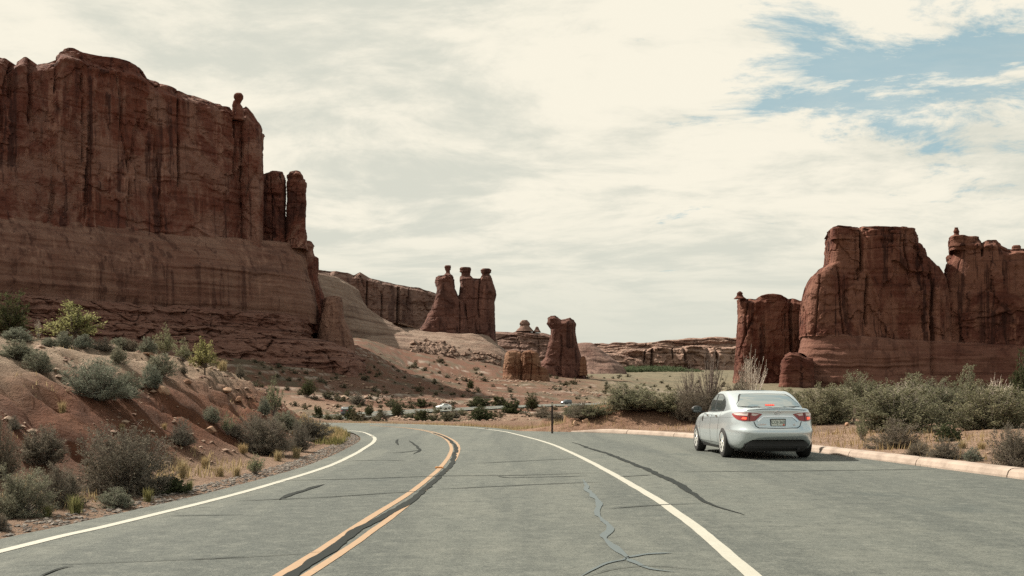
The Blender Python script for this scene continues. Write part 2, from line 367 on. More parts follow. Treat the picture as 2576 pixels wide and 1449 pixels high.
def H(x, y, fine=True, info=False):
    x = np.atleast_1d(np.asarray(x, float)); y = np.atleast_1d(np.asarray(y, float))
    z = np.zeros(x.shape); far = far_z(x, y)
    near = (y < 90) & (y > -60) & (np.abs(x) < 90)
    nx, ny = x[near], y[near]
    s, side, at = poly_dist(nx, ny, LL[::4]); s = s*side
    pd, _, _ = poly_dist(nx, ny, np.vstack([PAVE_LOW, PAVE_LOW[:1]])); inside = in_poly(nx, ny, PAVE_LOW)
    # bank on the left, inside the bend
    s0 = .95-.95*ss(ny, 13, 28)
    se = s-.6-s0
    lump = fbm(nx/3.2, ny/3.2, 0, 4, .5, 3)
    hill = np.interp(se, HILL_S, HILL_Z)*(1-.13*ss(-nx, 10, 18)*1.0)
    hill = hill*(1-ss(ny, 44, 62)) 
    slope_zone = ss(se, .6, 1.6)*(1-ss(se, 4.4, 7.5))
    if fine:
        hill = hill + ss(se, .4, 2.2)*(lump*.16 + .13*fbm(nx/.8, ny/.8, 0, 5, .6, 11))
        rill = np.abs(fbm(at*.55+.25*lump, se/3.5, 0, 4, .55, 21))
        hill = hill - slope_zone*(.26*ss(-rill, -.20, 0.0))
        # outcropping thin beds towards the nose
        nose = ss(ny, 21, 27)*ss(se, 1.0, 2.0)*(1-ss(se, 6, 8))
        q = (hill+.35*lump)/.30; st = np.floor(q)+ss(q-np.floor(q), .55, .95)
        hill = hill*(1-.6*nose)+.6*nose*(st*.30-.35*lump+.12)
    right = .13+.30*ss(pd, 1.0, 9)+.25*ss(pd, 8, 30)
    md = ((nx-5.1)/3.5)**2+((ny-43.0)/2.6)**2
    right = right*(1-ss(ny-.55*nx, 38.5, 41.5)*.85) + .98*np.exp(-md**1.5)
    if fine: right = right+ss(pd, .3, 1.5)*(.10*fbm(nx/1.7, ny/1.7, 0, 4, .55, 5)+.10*np.exp(-md)*fbm(nx/.7, ny/.7, 0, 3, .5, 9))
    rs = (side < 0)
    v = np.where(rs, right, hill)
    lowfar = ss(ny, 40, 46)*rs*(nx < 2.2)
    v = v*(1-lowfar)+lowfar*(-.10-.05*pd+.06*fbm(nx/2, ny/2, 0, 3, .5, 8))
    v = v*(1-ss(ny, 58, 85))+far[near]*ss(ny, 58, 85)
    behind = ss(ny, -12, -40); v = v*(1-behind)+.2*behind
    v = np.where(inside, -.06, -.03+(v+.03)*ss(pd, .0, .35))
    kd = poly_dist(nx, ny, KB[::4])[0]
    v = np.where((~inside) & rs & (kd < .55), np.where(kd < .22, -.06, .10), v)
    z = far.copy()
    z[near] = v
    z = np.where(y < -60, .2, z)
    fa = ss(y, 62, 110)
    if fine:
        amp = np.clip(y/300, .2, 1.6)
        z = z+fa*amp*(.55*fbm(x/14, y/14, 0, 4, .55, 31)+.35*fbm(x/4.5, y/4.5, 0, 3, .5, 33))
        # benches of harder rock across the talus
        tal = ss(y, 262, 300)*(1-ss(y, 560, 700))*(x < 60)
        q = (z+1.5*fbm(x/30, y/30, 0, 3, .5, 41))/2.2; st = (np.floor(q)+ss(q-np.floor(q), .62, .97))*2.2-1.5*fbm(x/30, y/30, 0, 3, .5, 41)
        z = z*(1-.45*tal)+.45*tal*st
    # the far road's bed
    k = (y > 50) & (y < 500) & (x < 140) & (x > -70)
    if k.any():
        dd, sd, at = poly_dist(x[k], y[k], R2[::4, :2])
        zr = np.interp(at, np.arange(len(R2[::4])), R2[::4, 2])
        sd_off = dd*sd                                  # left of travel (uphill side) positive
        zb = zr+.045*np.clip(sd_off, -4.5, 4.5)-.30
        w = 1-ss(dd, 5.5, 13)
        z[k] = z[k]*(1-w)+zb*w
    if info:
        S = np.full(x.shape, 99.); S[near] = se; RS = np.zeros(x.shape, bool); RS[near] = rs; PD = np.full(x.shape, 99.); PD[near] = pd; MD = np.full(x.shape, 99.); MD[near] = md
        return z, S, RS, PD, MD
    return z
POLAR = {}
def Hq(x, y):
    """ground height read off the built sheet"""
    r, th, Z = POLAR['r'], POLAR['th'], POLAR['Z']; x = np.atleast_1d(np.asarray(x, float)); y = np.atleast_1d(np.asarray(y, float))
    R_ = np.clip(np.hypot(x, y), r[0], r[-2]); T = np.clip(np.arctan2(x, y), th[0], th[-2])
    i = np.clip(np.searchsorted(r, R_)-1, 0, len(r)-2); j = np.clip(np.searchsorted(th, T)-1, 0, len(th)-2)
    a = (R_-r[i])/(r[i+1]-r[i]); b_ = (T-th[j])/(th[j+1]-th[j])
    return (Z[i, j]*(1-a)+Z[i+1, j]*a)*(1-b_)+(Z[i, j+1]*(1-a)+Z[i+1, j+1]*a)*b_
def hit(vx, vy, dmin=7.0, dmax=2500):
    """first ground point seen through a picture point"""
    d = np.exp(np.linspace(math.log(dmin), math.log(dmax), 1400))
    x = (vx-1288)/FX*d; z = CAM_H+(HZ-vy)/FX*d
    g = Hq(x, d); k = np.nonzero(z < g)[0]
    if len(k) == 0: return None
    i = k[0]
    if i > 0:
        a = (z[i-1]-g[i-1]); b_ = (g[i]-z[i]); t = a/(a+b_+1e-9); dd = d[i-1]+(d[i]-d[i-1])*t
    else: dd = d[0]
    xx = (vx-1288)/FX*dd
    return Vector((xx, dd, float(Hq(xx, dd)[0])))

def build_ground():
    th = np.radians(np.r_[np.linspace(-180, -46, 46)[:-1], np.linspace(-46, 46, 620), np.linspace(46, 180, 46)[1:-1]])
    r = [1.2]
    while r[-1] < 12000:
        q = r[-1]; k = .030 if q < 5 else .0125 if q < 60 else .016 if q < 200 else .0095 if q < 520 else .03
        r.append(q*(1+k))
    r = np.array(r); nr, nt = len(r), len(th)
    X = (r[:, None]*np.sin(th)[None]).ravel(); Y = (r[:, None]*np.cos(th)[None]).ravel()
    Z, S, RS, PD, MD = H(X, Y, True, True)
    far_edge = ss(np.hypot(X, Y), 7000, 11000); Z = Z*(1-far_edge)+far_edge*150
    POLAR.update(r=r, th=th, Z=Z.reshape(nr, nt).copy())
    # colour of the earth itself
    n = fbm(X/6, Y/6, 0, 4, .55, 51); n2 = fbm(X/1.1, Y/1.1, 0, 4, .55, 53); nf = fbm(X/45, Y/45, 0, 4, .55, 55)
    pale = np.array([.54, .395, .285]); red = np.array([.34, .145, .078]); deep = np.array([.22, .085, .05]); sand = np.array([.55, .37, .265]); veg = np.array([.30, .27, .165])
    C = np.tile(np.array([.45, .28, .19]), (len(X), 1))
    nearm = Y < 62
    top = ss(S+1.0*n+.22*(-X-8), 2.1, 4.4); mid = ss(S+.6*n, .4, 1.6)
    ch = sand*(1-mid)[:, None]*.9 + mid[:, None]*((red*(.5-.5*n2)[:, None]+deep*(.5+.5*n2)[:, None])*(1-top)[:, None]+pale*top[:, None])
    mw = np.clip(1.25*np.exp(-MD*.6)*(.75+.35*n2), 0, 1)[:, None]; cr = sand*(1-.35*ss(n+n2*.5, -.1, .6))[:, None]; cr = cr*(1-mw)+np.array([.34, .155, .09])*mw
    # each side of the road has its own earth
    C = np.where((nearm & ~RS)[:, None], ch, C); C = np.where((nearm & RS)[:, None], cr, C)
    # valley and talus
    vx = 1288+X/np.maximum(Y, 1)*FX
    redc = np.array([.265, .125, .078]); grass = np.array([.31, .265, .175]); palec = np.array([.66, .55, .46]); brown = np.array([.27, .165, .12])
    wred = ss(-(vx+nf*220), -1640, -1330)*(1-ss(Y, 900, 1100))
    q = (Z+1.5*fbm(X/30, Y/30, 0, 3, .5, 41))/2.2; fr = q-np.floor(q)
    ledge = ss(fr, .55, .75)*ss(fbm(X/25, Y/12, 0, 3, .5, 57), -.05, .35)*ss(Y, 255, 290)*(1-ss(Y, 600, 750))
    cf = grass*(1-wred)[:, None]+wred[:, None]*(redc*(.55+.45*ss(nf, -.3, .4))[:, None]+brown*(.45*ss(-nf, -.4, .3))[:, None])
    low = ss(Y, 60, 90)*(1-ss(Y, 255, 300)); sp = np.array([.50, .36, .26])
    cf = cf*(1-.6*low)[:, None]+sp*(.6*low)[:, None]
    cf = cf*(1-.85*ledge)[:, None]+palec*(.85*ledge)[:, None]
    scrub = ss(fbm(X/7, Y/11, 0, 4, .6, 59), .05, .30)*ss(Y, 75, 120)*.65
    cf = cf*(1-scrub)[:, None]+np.array([.17, .16, .105])*scrub[:, None]
    bl = ss(Y, 55, 72)
    C = C*(1-bl)[:, None]+cf*bl[:, None]
    F = grid_faces(nr, nt, True)[:, ::-1]
    c0 = len(X); X = np.r_[X, 0]; Y = np.r_[Y, 0]; Z = np.r_[Z, -.06]; C = np.vstack([C, [[.4, .25, .18]]])
    C = C*.49
    o = add_mesh('ground', np.stack([X, Y, Z], 1), F, M['soil'], colors=C, attr='soil')
    tag(o, kind='structure')
    return o
build_ground()

# ------------------------------------------------------------------ road sheet, markings, seams, kerb
def sheet(name, P, z, mat, parent=None):
    bm = bmesh.new(); vs = [bm.verts.new((p[0], p[1], z)) for p in P]; bm.faces.new(vs)
    bmesh.ops.triangulate(bm, faces=bm.faces[:]); bmesh.ops.recalc_face_normals(bm, faces=bm.faces[:])
    for f in bm.faces:
        if f.normal.z < 0: f.normal_flip()
    me = bpy.data.meshes.new(name); bm.to_mesh(me); bm.free(); me.materials.append(mat)
    o = bpy.data.objects.new(name, me); COL.objects.link(o); o.parent = parent
    return o
def ribbon(name, P, w, z, mat, parent, rag=0.0, seed=0, n=None, taper=False):
    P = np.asarray(P, float); n = n or max(12, int(np.linalg.norm(np.diff(P, axis=0), axis=1).sum()/.12)); n = min(n, 700)
    C = spline(P, n); T = np.gradient(C, axis=0); T /= np.linalg.norm(T, axis=1)[:, None]; Nn = np.stack([-T[:, 1], T[:, 0]], 1)
    s = np.r_[0, np.cumsum(np.linalg.norm(np.diff(C, axis=0), axis=1))]
    wl = w/2*(1+rag*1.2*fbm(s/.35, seed*3.7, 0, 4, .6, seed)); wr = w/2*(1+rag*1.2*fbm(s/.35, seed*3.7+9, 0, 4, .6, seed+5))
    if rag: C = C+Nn*(w*.8*rag*fbm(s/1.3, seed, 0, 3, .5, seed+2))[:, None]
    if taper:
        k = np.minimum(1, np.minimum(s, s[-1]-s)/(.2*s[-1])+.12); wl *= k; wr *= k
    V = np.empty((2*n, 3)); V[0::2, :2] = C+Nn*np.abs(wl)[:, None]; V[1::2, :2] = C-Nn*np.abs(wr)[:, None]; V[:, 2] = z
    i = np.arange(n-1)*2
    return add_mesh(name, V, np.stack([i, i+1, i+3, i+2], 1), mat, parent, smooth=False)
road = sheet('road', PAVE, 0.0, M['asphalt']); tag(road, kind='structure')
ribbon('white_line', offset_line(LL, -.03)[20:], .115, .004, M['white_paint'], road, .10, 1)
ribbon('white_line', RL[20:], .125, .004, M['white_paint'], road, .10, 2)
YL = [(620,1500),(713,1442),(814,1379),(936,1299),(1041,1233),(1107,1177),(1132,1142),(1135,1124),(1125,1108),(1107,1097),(1070,1084.5),(1010,1076),(930,1070.5)]
YR = [(690,1500),(779,1442),(866,1386),(936,1337),(1006,1285),(1050,1248),(1093,1209),(1125,1180),(1146,1152),(1154,1131),(1148,1114),(1120,1097),(1078,1084),(1015,1075.5),(930,1070)]
TA = [(665,1500),(737,1446),(832,1379),(901,1333),(978,1293),(1041,1258),(1086,1219),(1122,1184),(1139,1157),(1148,1136),(1144,1120),(1120,1101),(1092,1090)]
ribbon('yellow_line', [gp(*p) for p in YL], .086, .004, M['yellow_paint'], road, .08, 3)
ribbon('yellow_line', [gp(*p) for p in YR], .076, .004, M['yellow_paint'], road, .14, 4)
ribbon('tar_seam', [gp(*p) for p in TA], .098, .008, M['tar'], road, .6, 5)
SEAMS = [([(20,1425),(200,1419),(400,1411),(560,1405),(700,1397),(835,1388)], .018), ([(100,1452),(150,1432),(185,1424)], .02),
         ([(410,1298),(520,1297),(615,1295)], .018), ([(705,1258),(730,1246),(770,1232),(815,1219)], .06), ([(570,1262),(800,1252),(940,1243),(1090,1234)], .018),
         ([(690,1210),(900,1205),(1110,1198),(1300,1196),(1500,1190)], .014), ([(1100,1231),(1250,1224),(1400,1217),(1520,1212)], .020), ([(1180,1166),(1320,1160),(1460,1153)], .02),
         ([(1250,1198),(1275,1202),(1330,1201),(1480,1198)], .02), ([(1440,1113),(1490,1130),(1530,1143),(1600,1169),(1680,1205),(1740,1241),(1790,1271),(1875,1296)], .085),
         ([(1530,1280),(1640,1272),(1770,1266)], .022), ([(1690,1187),(1900,1186),(2100,1184),(2360,1180)], .02), ([(1030,1108),(1045,1120),(1055,1132),(1040,1143)], .05),
         ([(960,1140),(1010,1138),(1060,1132)], .02), ([(870,1160),(960,1158),(1020,1160)], .018),
         ([(1480,1449),(1560,1430),(1650,1425),(1770,1435)], .02), ([(620,1400),(560,1404),(480,1410)], .03), ([(1560,1200),(1640,1195)], .016),
         ([(1000,1105),(996,1112),(1001,1120)], .05)]
for i, (pts, w) in enumerate(SEAMS):
    yy = np.mean([p[1] for p in pts]); flat = abs(pts[-1][1]-pts[0][1]) < .16*abs(pts[-1][0]-pts[0][0])
    if flat: w = float(np.clip(.85*(3246/(yy-HZ))**2/3246, .012, .065))/1.35
    ribbon('tar_seam', [gp(*p) for p in pts], w*1.35, .008, M['thin_tar' if flat else 'tar'], road, .6, 20+i, taper=True)
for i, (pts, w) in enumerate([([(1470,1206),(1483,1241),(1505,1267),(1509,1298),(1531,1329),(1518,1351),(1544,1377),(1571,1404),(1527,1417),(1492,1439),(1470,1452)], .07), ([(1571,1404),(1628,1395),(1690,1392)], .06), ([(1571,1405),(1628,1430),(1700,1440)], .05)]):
    ribbon('sky_tint_tar_seam', [gp(*p) for p in pts], w, .0065, M['sky_tint_tar'], road, .9, 70+i, taper=True)  # tar seams, their blue sky sheen put in as colour
# far stretch of the road
def far_road():
    P = R2[:, :2]; off = [-4.2, -3.6, -3.45, -.2, .2, 3.45, 3.6, 4.2]
    T = np.gradient(P, axis=0); T /= np.linalg.norm(T, axis=1)[:, None]; Nn = np.stack([-T[:, 1], T[:, 0]], 1)
    b = ss(P[:, 1], 60, 140)*.045
    def strip(name, a, c, dz, mat, par):
        V = np.empty((2*len(P), 3))
        for k, o in enumerate((a, c)):
            V[k::2, :2] = P+Nn*o; V[k::2, 2] = R2[:, 2]+b*o+dz
        i = np.arange(len(P)-1)*2
        return add_mesh(name, V, np.stack([i+1, i, i+2, i+3], 1), mat, par, smooth=False)
    fr = strip('far_road', -4.3, 4.3, .0, M['asphalt'], None); tag(fr, kind='structure')
    strip('white_line', -3.6, -3.45, .012, M['white_paint'], fr); strip('white_line', 3.45, 3.6, .012, M['white_paint'], fr); strip('yellow_line', -.12, .12, .012, M['yellow_paint'], fr)
far_road()
# kerb: cast sections with joints
kerb = empty('kerb', (KB[0, 0], KB[0, 1], 0)); tag(kerb, kind='structure')
def kerb_sections():
    S = np.r_[0, np.cumsum(np.linalg.norm(np.diff(KB, axis=0), axis=1))]
    prof = [(.0, -.08), (-.005, .03), (-.035, .105), (-.075, .135), (-.13, .148), (-.30, .15), (-.335, .135), (-.345, .09), (-.345, -.08)]
    L = 3.05; k = 0; s = 0.0
    while s < S[-1]-.3:
        e = min(S[-1], s+L-.03); q = np.linspace(s, e, 9)
        C = np.stack([np.interp(q, S, KB[:, 0]), np.interp(q, S, KB[:, 1])], 1)
        C2 = np.stack([np.interp(q+.05, S, KB[:, 0]), np.interp(q+.05, S, KB[:, 1])], 1); C0 = np.stack([np.interp(q-.05, S, KB[:, 0]), np.interp(q-.05, S, KB[:, 1])], 1)
        T = C2-C0; T /= np.linalg.norm(T, axis=1)[:, None]; Nn = np.stack([-T[:, 1], T[:, 0]], 1)
        V = []
        for i in range(9):
            fall = 1-ss(q[i], S[-1]-2.2, S[-1]+.4)*.9
            for (o, z) in prof:
                zz = z if z < 0 else z*fall
                V.append((C[i, 0]+Nn[i, 0]*o-kerb.location.x, C[i, 1]+Nn[i, 1]*o-kerb.location.y, zz+.004*math.sin(k*1.7)))
        m_ = len(prof); F = [tuple(f) for f in grid_faces(9, m_)]+[tuple(range(m_))[::-1], tuple(8*m_+i for i in range(m_))]
        o = add_mesh('kerb_section', V, F, M['kerb'], kerb, smooth=False); s += L; k += 1
kerb_sections()
# ------------------------------------------------------------------ sandstone formations
M['r_upper'] = rock_mat('upper_cliff_sandstone', (0.0428, 0.0186, 0.0160, 1), (0.1285, 0.0471, 0.0343, 1), (0.2185, 0.1221, 0.0941, 1), 1.0, .22, 1.0, .80, (0.1457, 0.0510, 0.0319, 1))
M['r_lower'] = rock_mat('lower_cliff_sandstone', (0.0661, 0.0315, 0.0248, 1), (0.1579, 0.0770, 0.0564, 1), (0.2295, 0.1366, 0.1026, 1), .9, .45, 1.0, .45)
M['r_base'] = rock_mat('bedded_base_sandstone', (0.0459, 0.0224, 0.0180, 1), (0.1395, 0.0646, 0.0479, 1), (0.1974, 0.1060, 0.0804, 1), .3, .8, 1.0, .45)
M['r_babel'] = rock_mat('babel_sandstone', (0.0292, 0.0123, 0.0104, 1), (0.0960, 0.0348, 0.0256, 1), (0.1928, 0.0943, 0.0678, 1), 1.0, .30, 1.5, .75, (0.1200, 0.0418, 0.0272, 1))
M['r_babel_low'] = rock_mat('babel_lower_sandstone', (0.0404, 0.0170, 0.0134, 1), (0.1167, 0.0469, 0.0343, 1), (0.1840, 0.0955, 0.0711, 1), .5, .6, 1.5, .45)
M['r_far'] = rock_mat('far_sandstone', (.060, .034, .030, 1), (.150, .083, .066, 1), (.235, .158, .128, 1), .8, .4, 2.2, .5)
M['r_slick'] = rock_mat('slickrock', (.09, .053, .041, 1), (.18, .115, .086, 1), (.28, .205, .16, 1), .2, .75, 1.8, .4)
M['r_goss'] = rock_mat('dark_tower_sandstone', (0.0367, 0.0184, 0.0162, 1), (0.0918, 0.0414, 0.0333, 1), (0.1632, 0.0828, 0.0646, 1), 1.0, .25, 1.8, .55)
M['r_red'] = rock_mat('red_outcrop_sandstone', (.07, .028, .018, 1), (.165, .070, .041, 1), (.26, .155, .10, 1), .8, .5, 1.0, .4)
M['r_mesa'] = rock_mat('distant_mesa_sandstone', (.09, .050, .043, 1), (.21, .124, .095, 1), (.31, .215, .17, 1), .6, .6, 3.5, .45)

def ridged(v): return 1-np.abs(v)
def blocks(x, y, z, w, h, seed):
    """jointed blocks: every block stands proud or back by its own amount, with wavering joints"""
    a = x*.83+y*.55; u = a/w+.35*vn(x/(w*.8), y/(w*.8), z/(h*.9), seed)+.12*vn(x/(w*.22), y/(w*.22), z/(h*.2), seed+1); iu = np.floor(u).astype(np.int64)
    v = z/h+_hash(iu, iu*0, iu*0+3, seed)*.5+.30*vn(x/w, y/w, z/h, seed+2)+.1*vn(x/(w*.2), y/(w*.2), z/(h*.2), seed+3); iv = np.floor(v).astype(np.int64)
    return _hash(iu, iv, iu*0+9, seed)
def rock_disp(P, style, S, seed):
    x, y, z = P[:, 0]/S, P[:, 1]/S, P[:, 2]/S
    if style == 'massive':
        wx = x+2.5*vn(x/20, y/20, z/25, seed+1); wy = y+2.5*vn(x/20, y/20, z/25, seed+2)
        d = 1.5*vn(wx/21, wy/21, z/80, seed)+.22*vn(wx/5.5, wy/5.5, z/45, seed+3)
        cr = ridged(vn(wx/10, wy/10, z/80, seed+4)); d -= 1.9*ss(cr, .92, 1.0)*ss(vn(x/23, y/23, z/40, seed+14), -.25, .2)
        cr2 = ridged(vn(wx/4.2, wy/4.2, z/30, seed+5)); d -= .6*ss(cr2, .93, 1.0)*ss(vn(x/17, y/17, z/22, seed+15), -.1, .3)
        q = 2.6*fbm(wx/17, wy/17, z/15, 4, .5, seed+6)+z/60; f = q-np.floor(q); d += 1.0*(np.floor(q)+ss(f, .76, 1.0))-1.0*q*.7
        d += .55*fbm(x/2.6, y/2.6, z/4.0, 4, .55, seed+8)
        gate = ss(vn(x/30, y/30, z/30, seed+18), -.35, .25)
        d += .95*blocks(x, y, z, 13, 24, seed+40)+gate*(.55*blocks(x, y, z, 5.0, 8.5, seed+44)+.28*blocks(x, y, z, 1.9, 2.6, seed+48))
        bz = z+1.2*vn(x/25, y/25, 0, seed+9)
        d -= .45*ss(ridged(vn(bz/6.5, x/90, 0, seed+10)), .86, 1.0)
    elif style == 'bedded':
        bz = z+2.2*fbm(x/32, y/32, 0, 3, .5, seed+1)
        d = .95*vn(bz/1.25, x/30, y/30, seed+2)+1.3*vn(bz/3.8, x/45, y/45, seed+3)+.45*vn(bz/.6, x/12, y/12, seed+6)
        d += .9*vn(x/8, y/8, z/14, seed+4)-1.1*ss(ridged(vn(x/6, y/6, z/30, seed+5)), .9, 1.0)+.45*fbm(x/1.8, y/1.8, z/1.2, 4, .6, seed+7)+.5*blocks(x, y, bz, 4.5, 1.9, seed+40)+.35*blocks(x, y, bz, 1.8, .9, seed+44)
    elif style == 'smooth':
        bz = z+1.5*fbm(x/40, y/40, 0, 3, .5, seed+1)
        d = .55*vn(bz/2.4, x/60, y/60, seed+2)+.3*vn(bz/1.0, x/40, y/40, seed+3)+1.6*fbm(x/26, y/26, z/14, 4, .5, seed+4)+.2*fbm(x/3, y/3, z/2, 3, .5, seed+5)
    else:   # knobbly caps
        bz = z+.7*vn(x/9, y/9, 0, seed)
        d = .8*vn(bz/1.6, x/20, y/20, seed+2)+.9*vn(x/4, y/4, z/4, seed+3)+.4*fbm(x/1.5, y/1.5, z/1.5, 3, .5, seed+4)+.6*blocks(x, y, z, 4.5, 1.8, seed+40)
    return d*S
def ip(v, pts):
    a = sorted(pts); return np.interp(v, [p[0] for p in a], [p[1] for p in a])
def slab(name, parent, top, base, L, R, d, front, thick, style, mat, S=1.0, ns=260, nt=110, n=5.0, seed=1, sink=6.0, amp=1.0, round_=.04, cuts=(), lean=0.0, capn=7, skew=None):
    """a block of rock: top and base lines, left and right edges (picture units at its own distance), plan depth, forward flare by height"""
    hi = min(p[1] for p in top); lo = max(p[1] for p in base)
    t = np.linspace(0, 1, nt); py0 = lo+(hi-lo)*t
    Lx = ip(py0, L); Rx = ip(py0, R)
    dmid = ip(.5*(Lx[0]+Rx[0]), d); wid = (Rx.mean()-Lx.mean())/FX*dmid
    ph = np.linspace(0, 2*PI, 6000, endpoint=False)+PI*.5
    a = np.sign(np.cos(ph))*np.abs(np.cos(ph))**(2/n); e = np.sign(np.sin(ph))*np.abs(np.sin(ph))**(2/n)
    px, py = a*wid/2, e*thick/2
    seg = np.hypot(np.diff(np.r_[px, px[0]]), np.diff(np.r_[py, py[0]]))*np.where(e > .55, .22, 1.0)
    s = np.r_[0, np.cumsum(seg)]; q = np.linspace(0, s[-1], ns, endpoint=False)
    xi = np.interp(q, s, np.r_[a, a[0]])*.5+.5; et = np.interp(q, s, np.r_[e, e[0]])
    Lr, Rr = Lx[-1], Rx[-1]
    if skew is None: skew = (.5*(Lx.mean()+Rx.mean())-1288)/FX          # block plan is a parallelogram: its sides run back in this direction
    tp = ip(Lr+(Rr-Lr)*xi, top)
    V = np.empty((nt, ns, 3)); fr = ip(t, front)
    for i in range(nt):
        PX = Lx[i]+(Rx[i]-Lx[i])*xi
        bp = ip(PX, base); PYv = bp+(tp-bp)*t[i]
        D = ip(PX, d)
        rr = 1-min(.22, 3.0*S/(thick/2))*ss(t[i], 1-round_*2, 1)
        V[i, :, 0] = (PX-1288)/FX*D; V[i, :, 1] = D+thick/2+thick/2*et*rr-fr[i]*(et < 0)*np.abs(et)**.7+lean*t[i]
        V[i, :, 0] += skew*(V[i, :, 1]-D)
        V[i, :, 2] = CAM_H+(HZ-PYv)/FX*D-sink*(1-t[i])**6
    # outward direction in plan
    g = np.roll(V, -1, 1)-np.roll(V, 1, 1); nrm = np.stack([g[..., 1], -g[..., 0]], -1); nrm /= (np.linalg.norm(nrm, axis=-1, keepdims=True)+1e-9)
    c = V[..., :2].mean(1, keepdims=True); sg = np.sign(((V[..., :2]-c)*nrm).sum(-1).sum()); nrm *= sg
    P = V.reshape(-1, 3); D_ = rock_disp(P, style, S, seed).reshape(nt, ns)*amp
    D_ = (D_-np.median(D_))*(1-.5*np.abs(nrm[..., 0])**2)
    if style == 'massive': D_ = D_+S*amp*(1.1*vn((V[..., 2]+2*vn(V[..., 0]/30, V[..., 1]/30, 0, seed))/(2.6*S), V[..., 0]/(50*S), 0, seed+31)*ss(t, .80, .93)[:, None])
    for (vx, t0, t1, dep, w) in cuts:                        # named cracks
        PXv = 1288+V[..., 0]/V[..., 1]*FX
        wob = 2.5*vn(V[..., 2]/(9*S), vx, 0, seed+77)
        D_ -= dep*np.exp(-((PXv-vx-wob)/w)**2)*(ss(t, t0-.02, t0+.03)*(1-ss(t, t1-.03, t1+.02)))[:, None]
    V[..., 0] += nrm[..., 0]*D_; V[..., 1] += nrm[..., 1]*D_
    V[..., 2] += .35*S*amp*vn(V[..., 0]/(4*S), V[..., 1]/(4*S), V[..., 2]/(3*S), seed+50)*ss(t, .02, .1)[:, None]
    # cap: fold over to a medial line
    mid = .5*(V[-1, :, 1].min()+V[-1, :, 1].max()); caps = []
    for k in range(1, capn+1):
        f = 1-k/capn; R_ = V[-1].copy()
        R_[:, 1] = mid+(V[-1, :, 1]-mid)*f; R_[:, 0] = V[-1, :, 0].mean()+(V[-1, :, 0]-V[-1, :, 0].mean())*(.25*f+.75)
        R_[:, 2] += S*(.9*math.sin(min(1, k/3)*PI/2)*.35+.5*amp*fbm(R_[:, 0]/(6*S), R_[:, 1]/(6*S), 0, 3, .5, seed+60)*min(1, k/2))
        caps.append(R_)
    A = np.concatenate([V.reshape(-1, 3), np.concatenate(caps)])
    F = grid_faces(nt+capn, ns, True)
    if sg < 0: F = F[:, ::-1]
    return add_mesh(name, A, F, mat, parent, smooth=(style == 'smooth'))
def knob(name, parent, prof, vx, d, mat, S=1.0, seed=3, squash=.8, n=40):
    """small free-standing top stone: (picture y, half width) profile turned round a wobbling axis"""
    prof = sorted(prof, key=lambda p: -p[0]); ys = np.linspace(prof[0][0], prof[-1][0], 22)
    w = ip(ys, prof); th = np.linspace(0, 2*PI, n, endpoint=False); V = []
    for y_, w_ in zip(ys, w):
        cx, _, z = wp(vx, y_, d); r = w_/FX*d
        V.append(np.stack([cx+r*np.cos(th), d+2+r*squash*np.sin(th), np.full(n, z)], 1))
    V = np.array(V); P = V.reshape(-1, 3); di = (rock_disp(P, 'cap', S, seed)*.45).reshape(len(ys), n)
    V[..., 0] += np.cos(th)*di; V[..., 1] += np.sin(th)*di
    A = V.reshape(-1, 3); F = [tuple(f) for f in grid_faces(len(ys), n, True)]+[tuple(range(n))[::-1], tuple((len(ys)-1)*n+i for i in range(n))]
    return add_mesh(name, A, F, mat, parent)

def E(pts): return [(y, x) for x, y in pts]     # edge given as picture points

